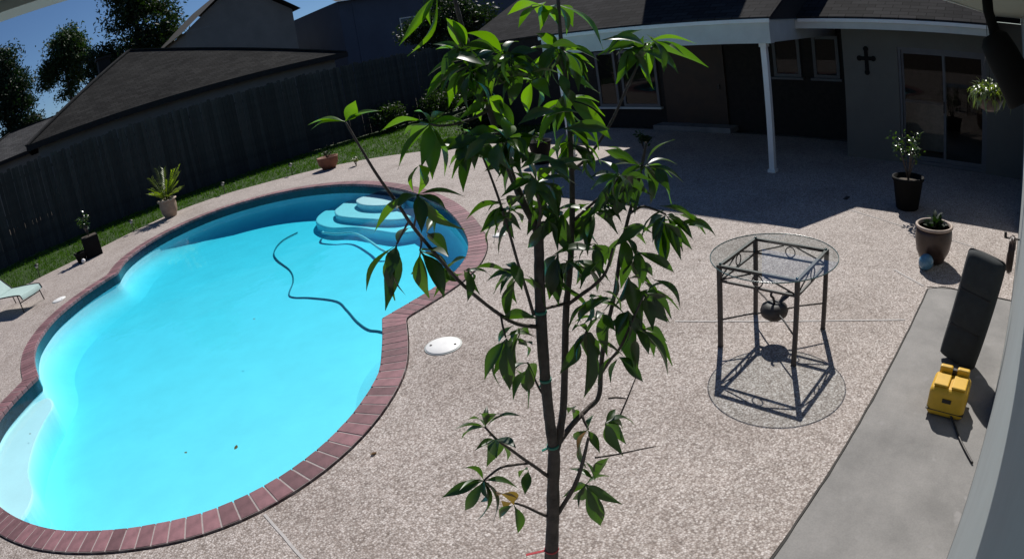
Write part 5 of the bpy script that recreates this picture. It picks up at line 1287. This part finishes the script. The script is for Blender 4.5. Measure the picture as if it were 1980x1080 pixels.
    (1.188, 1.019, 2.145, 1.264, 0.998, 2.078, 1.14),
    (0.894, 0.948, 2.421, 0.981, 0.917, 2.433, 0.80),
    (1.021, 1.185, 2.433, 1.058, 1.128, 2.373, 0.86),
    (0.892, 1.114, 1.941, 0.972, 1.066, 1.915, 1.12),
    (0.936, 1.099, 2.203, 0.992, 1.097, 2.138, 0.83),
    (1.149, 1.037, 2.451, 1.149, 1.081, 2.352, 1.05),
    (0.959, 1.056, 2.379, 0.948, 0.987, 2.329, 1.15),
    (1.005, 1.027, 2.302, 0.962, 1.078, 2.364, 0.96),
    (1.305, 0.905, 2.089, 1.390, 0.893, 1.974, 0.89),
    (1.251, 0.998, 1.924, 1.357, 0.970, 1.858, 0.97),
    (0.967, 1.014, 2.565, 0.982, 1.008, 2.496, 1.14),
    (1.040, 1.037, 2.041, 1.069, 0.993, 1.954, 1.07),
    (0.881, 1.122, 2.388, 0.852, 1.090, 2.324, 1.14),
    (1.193, 1.127, 1.970, 1.242, 1.055, 1.942, 0.97),
    (0.994, 1.017, 2.508, 1.068, 0.955, 2.499, 0.95),
    (0.997, 1.073, 2.577, 1.046, 1.018, 2.506, 1.04),
    (0.957, 1.161, 2.611, 0.953, 1.237, 2.548, 0.81),
    (1.072, 1.030, 2.161, 1.019, 1.009, 2.088, 0.81),
    (0.891, 1.018, 2.382, 0.850, 0.980, 2.320, 1.13),
    (1.171, 1.058, 2.304, 1.183, 1.002, 2.260, 1.00),
    (0.998, 1.066, 2.555, 1.047, 1.005, 2.564, 1.06),
    (1.074, 1.039, 2.132, 1.061, 1.111, 2.072, 0.92),
    (1.140, 1.136, 2.130, 1.099, 1.225, 2.176, 0.97),
    (1.211, 1.098, 1.819, 1.164, 1.187, 1.905, 0.85),
    (1.343, 0.981, 2.222, 1.230, 1.004, 2.289, 1.02),
    (1.041, 1.060, 2.203, 1.002, 1.091, 2.123, 1.12),
    (0.949, 1.127, 2.578, 0.963, 1.079, 2.507, 0.87),
    (1.000, 1.147, 2.456, 0.912, 1.162, 2.433, 0.86),
    (1.383, 0.946, 2.566, 1.383, 1.010, 2.475, 0.99),
    (0.947, 1.163, 2.581, 1.010, 1.125, 2.574, 1.04),
    (1.122, 1.034, 2.365, 1.208, 1.035, 2.287, 1.13),
    (1.398, 0.995, 2.185, 1.418, 1.010, 2.089, 0.91),
    (1.004, 1.118, 2.365, 1.064, 1.035, 2.339, 1.05),
    (1.088, 1.085, 2.195, 1.059, 1.038, 2.135, 0.87),
    (1.194, 1.029, 2.129, 1.129, 1.014, 2.035, 1.11),
    (1.248, 0.930, 1.898, 1.313, 0.898, 1.787, 0.81),
    (1.429, 0.979, 2.583, 1.325, 1.039, 2.524, 0.84),
    (0.865, 1.155, 2.106, 0.837, 1.235, 2.053, 0.98),
    (0.915, 0.991, 2.315, 0.986, 0.932, 2.321, 1.08),
    (1.091, 1.044, 1.851, 1.136, 0.957, 1.929, 1.02),
    (1.329, 0.999, 2.182, 1.346, 1.015, 2.079, 0.98),
    (1.275, 0.978, 2.004, 1.269, 0.951, 1.909, 1.11),
    (1.144, 1.048, 2.352, 1.134, 1.078, 2.276, 1.15),
    (1.358, 1.026, 1.968, 1.327, 0.996, 1.898, 1.08),
    (1.106, 1.029, 2.308, 1.069, 1.039, 2.223, 1.02),
    (0.977, 1.050, 2.567, 1.055, 1.016, 2.514, 0.94),
    (0.929, 1.032, 2.376, 0.915, 1.042, 2.293, 1.06),
    (1.307, 1.039, 2.046, 1.414, 1.006, 2.002, 0.97),
    (1.171, 0.989, 2.167, 1.265, 0.978, 2.116, 1.08),
    (1.261, 0.985, 1.773, 1.256, 0.937, 1.703, 1.07),
    (0.890, 1.114, 2.364, 0.853, 1.212, 2.386, 0.87),
    (1.526, 1.001, 2.028, 1.627, 0.955, 1.939, 0.88),
    (0.941, 0.992, 2.580, 0.928, 0.987, 2.496, 0.87),
    (1.094, 1.104, 2.153, 1.048, 1.212, 2.151, 1.01),
    (0.991, 1.124, 2.196, 0.900, 1.140, 2.159, 1.00),
    (0.953, 1.153, 2.558, 1.052, 1.104, 2.591, 0.84),
]

# ------------------------------------------------------------------ neighbouring houses beyond the fence
def hip_house(loc_label, x0, x1, y0, y1, ez, ridge, m_roof, m_wall, ov=0.4, name='neighbour_house'):
    """walls plus a hip roof; ridge = (x, y) start, (x, y) end, z"""
    o = empty(name, ((x0 + x1) / 2, (y0 + y1) / 2, 0)); tag(o, loc_label, 'house')
    inv = Matrix.Translation(-Vector(o.location))
    def put(q): q.parent = o; q.matrix_parent_inverse = inv; return q
    put(MB().box(x0 + ov, x1 - ov, y0 + ov, y1 - ov, -0.07, ez - 0.02).build('wall', m_wall))
    (ax, ay), (bx, by), rz = ridge
    A_, B_, C_, D_ = Vector((x0, y0, ez)), Vector((x1, y0, ez)), Vector((x1, y1, ez)), Vector((x0, y1, ez))
    R0, R1 = Vector((ax, ay, rz)), Vector((bx, by, rz))
    if ay == by: faces = [(A_, B_, R1, R0), (B_, C_, R1), (C_, D_, R0, R1), (D_, A_, R0)]
    else: faces = [(A_, B_, R0), (B_, C_, R1, R0), (C_, D_, R1), (D_, A_, R0, R1)]
    for fc in faces:
        e = (fc[1] - fc[0]).normalized(); n = e.cross(fc[2] - fc[0]).normalized()
        u = n.cross(e)
        q = MB().add(fc, [tuple(range(len(fc)))]).build('roof', m_roof)
        uv_planar(q, e, u); put(q)
    put(MB().box(x0, x1, y0 - 0.03, y0, ez - 0.2, ez + 0.01).box(x0, x1, y1, y1 + 0.03, ez - 0.2, ez + 0.01).box(x0 - 0.03, x0, y0, y1, ez - 0.2, ez + 0.01).box(x1, x1 + 0.03, y0, y1, ez - 0.2, ez + 0.01).build('fascia', M_darkwall))
    mb = MB()
    for p, q_ in ((R0, R1), (A_, R0), (D_, R1 if ay != by else R0), (B_, R0 if ay != by else R1), (C_, R1)):
        mb.bar(p + Vector((0, 0, 0.02)), q_ + Vector((0, 0, 0.02)), 0.22, 0.05)
    put(mb.build('ridge_cap', M_cap))
    return o, put
h1, put1 = hip_house('low neighbouring house with a large grey hip roof rising over the fence', -0.35, 12.6, 22.4, 33.5, 3.30, ((4.85, 27.0), (4.85, 29.0), 5.88), M_roof2, M_beige)
c = put1(MB().box(3.7, 4.3, 29.6, 30.2, 4.6, 6.15).box(3.62, 4.38, 29.52, 30.28, 6.152, 6.25).build('chimney', M_darkwall))
h3, put3 = hip_house('distant house with a paler grey roof past the low corner of the hip roof', -6.0, 6.0, 37.0, 46.0, 3.5, ((-1.6, 41.5), (3.0, 41.5), 5.05), M_roof3, M_beige)

def wall_house(label, x0, x1, y0, y1, z1, m_wall, wins, trims, roof):
    o = empty('neighbour_house', ((x0 + x1) / 2, (y0 + y1) / 2, 0)); tag(o, label, 'house')
    inv = Matrix.Translation(-Vector(o.location))
    def put(q): q.parent = o; q.matrix_parent_inverse = inv; return q
    put(MB().box(x0, x1, y0, y1, -0.07, z1).build('wall', m_wall))
    for a, b, z0, zz in wins:
        w = put(MB().box(a, b, y0 - 0.06, y0 - 0.002, z0, zz).build('window', M_trim))
        q = MB().box(a + 0.08, b - 0.08, y0 - 0.075, y0 - 0.062, z0 + 0.08, zz - 0.08).build('pane', M_tile, w)
    for a in trims:
        put(MB().box(a, a + 0.14, y0 - 0.03, y0 - 0.001, 0, z1).build('trim_board', m_wall))
    x_m = (x0 + x1) / 2
    if roof == 'gable':
        put(MB().add([(x0 - .4, y0 - .5, z1 - .1), (x_m, y0 - .5, z1 + 2.6), (x_m, y1 + .4, z1 + 2.6), (x0 - .4, y1 + .4, z1 - .1)], [(0, 1, 2, 3)]).build('roof', M_darkwall))
        put(MB().add([(x1 + .4, y0 - .5, z1 - .1), (x_m, y0 - .5, z1 + 2.6), (x_m, y1 + .4, z1 + 2.6), (x1 + .4, y1 + .4, z1 - .1)], [(0, 1, 2, 3)]).build('roof', M_darkwall))
        put(MB().add([(x0, y0, z1 + .001), (x1, y0, z1 + .001), (x_m, y0, z1 + 2.35)], [(0, 1, 2)]).build('gable', m_wall))
    else:
        put(MB().add([(x0 - .4, y0 - .5, z1 - .05), (x1 + .4, y0 - .5, z1 - .05), (x1 + .4, (y0 + y1) / 2, z1 + 2.2), (x0 - .4, (y0 + y1) / 2, z1 + 2.2)], [(0, 1, 2, 3)]).build('roof', M_darkwall))
    return o
wall_house('tall two storey house with a plain beige side wall behind the hip roof', 10.5, 17.9, 38, 48, 7.4, M_beige, [], [], 'gable')
wall_house('dark blue two storey house seen behind the young tree', 20.5, 37, 36.5, 46, 7.2, M_bluesiding, [(25.0, 26.6, 3.7, 5.4)], [21.5, 25.5 + 3, 33.0], 'shed')

# ------------------------------------------------------------------ background trees
def bg_tree(loc, hgt, crown, label, m, n_clump, leaf, trunk_r, seed, name='pine_tree', per=60, group=None):
    """crown = list of (x, y, z, rx, ry, rz) ellipsoids relative to the foot"""
    r = np.random.default_rng(seed)
    o = empty(name, loc); tag(o, label, 'tree', group)
    mb = MB()
    mb.tube([(0, 0, -0.1), (0.1, 0.05, hgt * .35), (-0.05, 0, hgt * .7), (0, 0, hgt * .97)], [trunk_r, trunk_r * .8, trunk_r * .5, trunk_r * .12], 9)
    tot = sum(c[3] * c[4] * c[5] for c in crown) ** 1.0
    V, F = [], []
    for cx, cy, cz, rx, ry, rz in crown:
        mb.tube([(0, 0, max(0.5, cz - rz * .8)), (cx * .5, cy * .5, cz - rz * .3), (cx, cy, cz)], [trunk_r * .35, trunk_r * .22, trunk_r * .06], 6)
        k = max(4, int(n_clump * (rx * ry * rz) / tot))
        for _ in range(k):
            d = r.normal(size=3); d /= np.linalg.norm(d)
            c = np.array([cx, cy, cz]) + d * np.array([rx, ry, rz]) * r.uniform(.25, 1) ** .6
            s = leaf * r.uniform(1.6, 3.4)
            P_ = c + r.normal(size=(per, 3)) * s * np.array([1, 1, .55])
            D1 = r.normal(size=(per, 3)); D1 /= np.linalg.norm(D1, axis=1)[:, None]
            D2 = np.cross(D1, r.normal(size=(per, 3))); D2 /= np.linalg.norm(D2, axis=1)[:, None]
            L = leaf * r.uniform(.5, 1.1, size=(per, 1))
            q = np.stack([P_ - D1 * L, P_ + D2 * L * .4, P_ + D1 * L, P_ - D2 * L * .4], 1)
            V.append(q.reshape(-1, 3))
    mb.build('trunk', M_bark, o)
    V = np.concatenate(V); nq = len(V) // 4
    me = bpy.data.meshes.new('crown')
    me.from_pydata(V.tolist(), [], np.arange(nq * 4).reshape(-1, 4).tolist())
    me.materials.append(m)
    link('crown', me, o)
    return o
bg_tree((4.3, 60, 0), 14.0, [(0.3, 0, 12.2, 1.5, 1.4, 1.7), (-1.1, 0.4, 10.4, 1.5, 1.3, .9), (1.3, -.3, 10.6, 1.4, 1.2, 1.1), (-1.8, 0, 9.3, 1.0, 1, .5), (.6, .2, 9.0, 1.2, 1.1, .9), (-.4, 0, 7.9, .9, .9, .5), (1.8, .2, 11.6, .8, .8, .6)], 'tall dark pine standing clear against the sky between other trees', M_pine, 190, .20, .22, 3, per=80)
bg_tree((-1.6, 55, 0), 13.3, [(.1, 0, 11.6, 1.2, 1.2, 1.5), (.6, 0, 9.6, 1.5, 1.3, 1.2), (1.2, .2, 7.9, 1.3, 1.2, .7), (-.6, 0, 9.2, 1.4, 1.2, 1.2), (1.3, 0, 6.2, 1.2, 1.1, .7), (0, 0, 7.4, 1.4, 1.2, 1.0), (-.2, 0, 5.2, 1.5, 1.2, .8)], 'pine with layered boughs behind the distant paler roof', M_pine, 210, .20, .22, 4, per=80)
bg_tree((9.9, 50, 0), 17, [(0, 0, 13.8, 2.2, 2, 2.6), (-1.0, 0, 11.3, 1.5, 1.5, 1.4), (1.6, .5, 10.5, 2.3, 2, 2.0), (-.2, 0, 9.2, 1.5, 1.4, 1.0), (1.6, 0, 8.0, 2.2, 2, 1.3)], 'big dark tree rising beside the tall beige house', M_oak, 200, .22, .4, 5, 'oak_tree', per=70)
bg_tree((6.6, 48, 0), 10, [(0, 0, 8.3, 1.4, 1.2, 1.1), (.9, 0, 7.5, 1.3, 1.2, 1.3), (-.4, 0, 6.9, 1.2, 1.2, .9)], 'rounded dark tree just behind the chimney of the hip roofed house', M_oak, 110, .2, .25, 6, 'oak_tree', per=70)
bg_tree((2.2, 75, 0), 6.5, [(0, 0, 4.8, 3.2, 2, 1.2), (-2.5, 0, 4.0, 2.0, 2, 1.0), (2.4, 0, 5.8, 1.8, 2, 1.5)], 'low wide distant tree at the foot of the tall pine', M_pine, 120, .26, .2, 7, 'oak_tree', per=60)
bg_tree((21.5, 26.5, 0), 6.0, [(0, 0, 4.4, 1.7, 1.5, 1.2), (-1.4, 0, 3.5, 1.5, 1.4, 1.1), (1.6, .3, 3.6, 1.6, 1.4, 1.1)], 'dense dark evergreen beyond the fence before the blue house', M_oak, 170, .13, .15, 8, 'evergreen_tree', per=80)
for k, (x, y, r_) in enumerate(((12.6, 20.2, .7), (14.6, 19.6, .9), (16.4, 19.4, 1.0), (16.4, 17.3, 1.0), (12.3, 14.6, .6))):
    lab = ['low dark shrub at the fence foot nearest the clay bowl', 'rounded dark shrub against the long fence near its corner', 'dark shrub filling the fence corner', 'dark shrub in front of the short end fence', 'dark shrub against the house wall at the lawn end'][k]
    bg_tree((x, y, -.05), r_ * 1.3, [(0, 0, r_ * .75, r_ * .8, r_ * .8, r_ * .6)], lab, M_oak, 45, .07, .03, 20 + k, 'shrub', per=70, group='shrubs in the shaded lawn corner')

# ------------------------------------------------------------------ young avocado tree in front of the camera
tree = empty('avocado_tree', (TREE[0], TREE[1], 0)); tag(tree, 'young slender avocado tree with long drooping leaves in the foreground', 'tree')
TINV = Matrix.Translation((-TREE[0], -TREE[1], 0))
for name, pts in TREE_WOOD:
    P_ = [Vector(p[:3]) for p in pts]; R_2 = [p[3] for p in pts]
    if name == 'trunk':
        P_ = [Vector((TREE[0], TREE[1], -0.06)), Vector((TREE[0] - 0.02, TREE[1] + 0.01, 0.45))] + P_
        R_2 = [0.030, 0.024] + R_2
    sm = catmull(P_, 5)
    rr = []
    for i in range(len(sm)):
        t = i / 5; k = min(int(t), len(R_2) - 2); f_ = t - k
        rr.append((R_2[k] * (1 - f_) + R_2[k + 1] * f_) * (1 + random.uniform(-.06, .06)))
    q = MB().tube(sm, rr, 10).build(name, M_bark, tree); q.matrix_parent_inverse = TINV
protos = []
for k in range(6):       # unit leaves: length 1 along X, half width 1 along Y, arched in Z
    bow, fold, wav, tw = random.uniform(.05, .15), random.uniform(.15, .4), random.uniform(0, .06), random.uniform(-.25, .25)
    n = 10; vs, fs = [], []
    for i in range(n + 1):
        t = i / n
        tl = max(0.0, (t - 0.07) / 0.93)
        hw = (math.sin(math.pi * tl ** 0.80) ** 1.12) * (1 - .22 * tl * tl) * 1.06 if 0 < tl < 1 else 0.0
        hw = max(hw, 0.05 if t < 0.1 else 0.015)
        zc_ = bow * math.sin(math.pi * t) - .10 * t * t + .1 * t
        for s in (-1, -.5, 0, .5, 1):
            vs.append((t, s * hw, zc_ + (abs(s) * hw * fold * .2) + wav * .25 * math.sin(9 * t + s * 2) * abs(s) + tw * s * hw * t * .25))
    for i in range(n):
        for j in range(4):
            a = 5 * i + j; fs.append((a, a + 1, a + 6, a + 5))
    protos.append(MB().add(vs, fs, True).mesh('avocado_leaf', M_leaf))
young = []  # upper-crown leaf meshes carrying the painted backlit brightness
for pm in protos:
    y_ = pm.copy(); y_.materials.clear(); y_.materials.append(M_leaf_backlit); young.append(y_)
dry = protos[0].copy(); dry.materials.clear(); dry.materials.append(M_leaf_dry)
view_side = Vector((0.649, 0.76, 0))
li = 0
for base, tips in TREE_LEAVES:
    b_ = Vector(base)
    for x, y, z, w in tips:
        t_ = Vector((x, y, z)); d = t_ - b_; L = d.length; d.normalize()
        up = Vector((random.gauss(0, .45), random.gauss(0, .45), 1.0))
        if abs(d.z) > 0.6:      # hanging leaves turn their faces outward
            up += Vector((random.uniform(-1, 1), random.uniform(-1, 1), 0)) * 1.4
        if d.z > 0.3: up = SUN * 2 + up * 0.5      # upright leaves face the sun
        zax = (up - d * up.dot(d)).normalized(); yax = zax.cross(d)
        hw = 0.0152 * w * random.uniform(.9, 1.15) * (0.75 + 0.25 * min(1.4, L / .11))
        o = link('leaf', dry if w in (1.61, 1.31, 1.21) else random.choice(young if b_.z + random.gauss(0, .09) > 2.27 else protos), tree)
        o.matrix_parent_inverse = TINV
        mx = Matrix.Identity(4)
        for r_ in range(3):
            mx[r_][0] = d[r_] * L; mx[r_][1] = yax[r_] * hw; mx[r_][2] = zax[r_] * L * .9; mx[r_][3] = b_[r_]
        o.matrix_basis = mx
        li += 1
fill = MB()
for bx, by, bz, tx, ty, tz, w in TREE_FILL:
    b_, t_ = Vector((bx, by, bz)), Vector((tx, ty, tz)); d = t_ - b_; L = d.length; d.normalize()
    up = Vector((random.gauss(0, .7), random.gauss(0, .7), 1.0))
    zax = (up - d * up.dot(d)).normalized(); yax = zax.cross(d)
    pm = random.choice(protos); hw = 0.0148 * w
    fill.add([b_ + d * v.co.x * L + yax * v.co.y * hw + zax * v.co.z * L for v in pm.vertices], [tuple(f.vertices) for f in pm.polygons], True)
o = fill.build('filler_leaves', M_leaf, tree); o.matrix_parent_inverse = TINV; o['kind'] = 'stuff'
# tape ties on the stems
def tie(c, r, m, tail, name):
    mb = MB().lathe([(r, -0.004), (r + 0.001, -0.004), (r + 0.001, 0.004), (r, 0.004)], c, 14)
    v = Vector(c) + Vector((0, 0, 0)); t_ = Vector(tail)
    mb.bar(v, v + t_, 0.010, 0.002)
    o = mb.build(name, m, tree); o.matrix_parent_inverse = TINV
def wood_at(z, k=0):
    pts = TREE_WOOD[k][1]
    for p, q_ in zip(pts, pts[1:]):
        if p[2] <= z <= q_[2]:
            f_ = (z - p[2]) / (q_[2] - p[2]); return tuple(p[i] * (1 - f_) + q_[i] * f_ for i in range(4))
    return pts[0]
for z, m, tail in ((1.905, M_tie, (-0.028, 0.024, -0.01)), (1.47, M_tie, (-0.026, 0.022, -0.012)), (1.03, M_red, (-0.065, 0.06, -0.014)), (1.70, M_tie, (-0.015, 0.012, -0.02))):
    x, y, zz, r_ = wood_at(z)
    tie((x, y, zz), r_ * 1.05, m, tail, 'tape_tie')
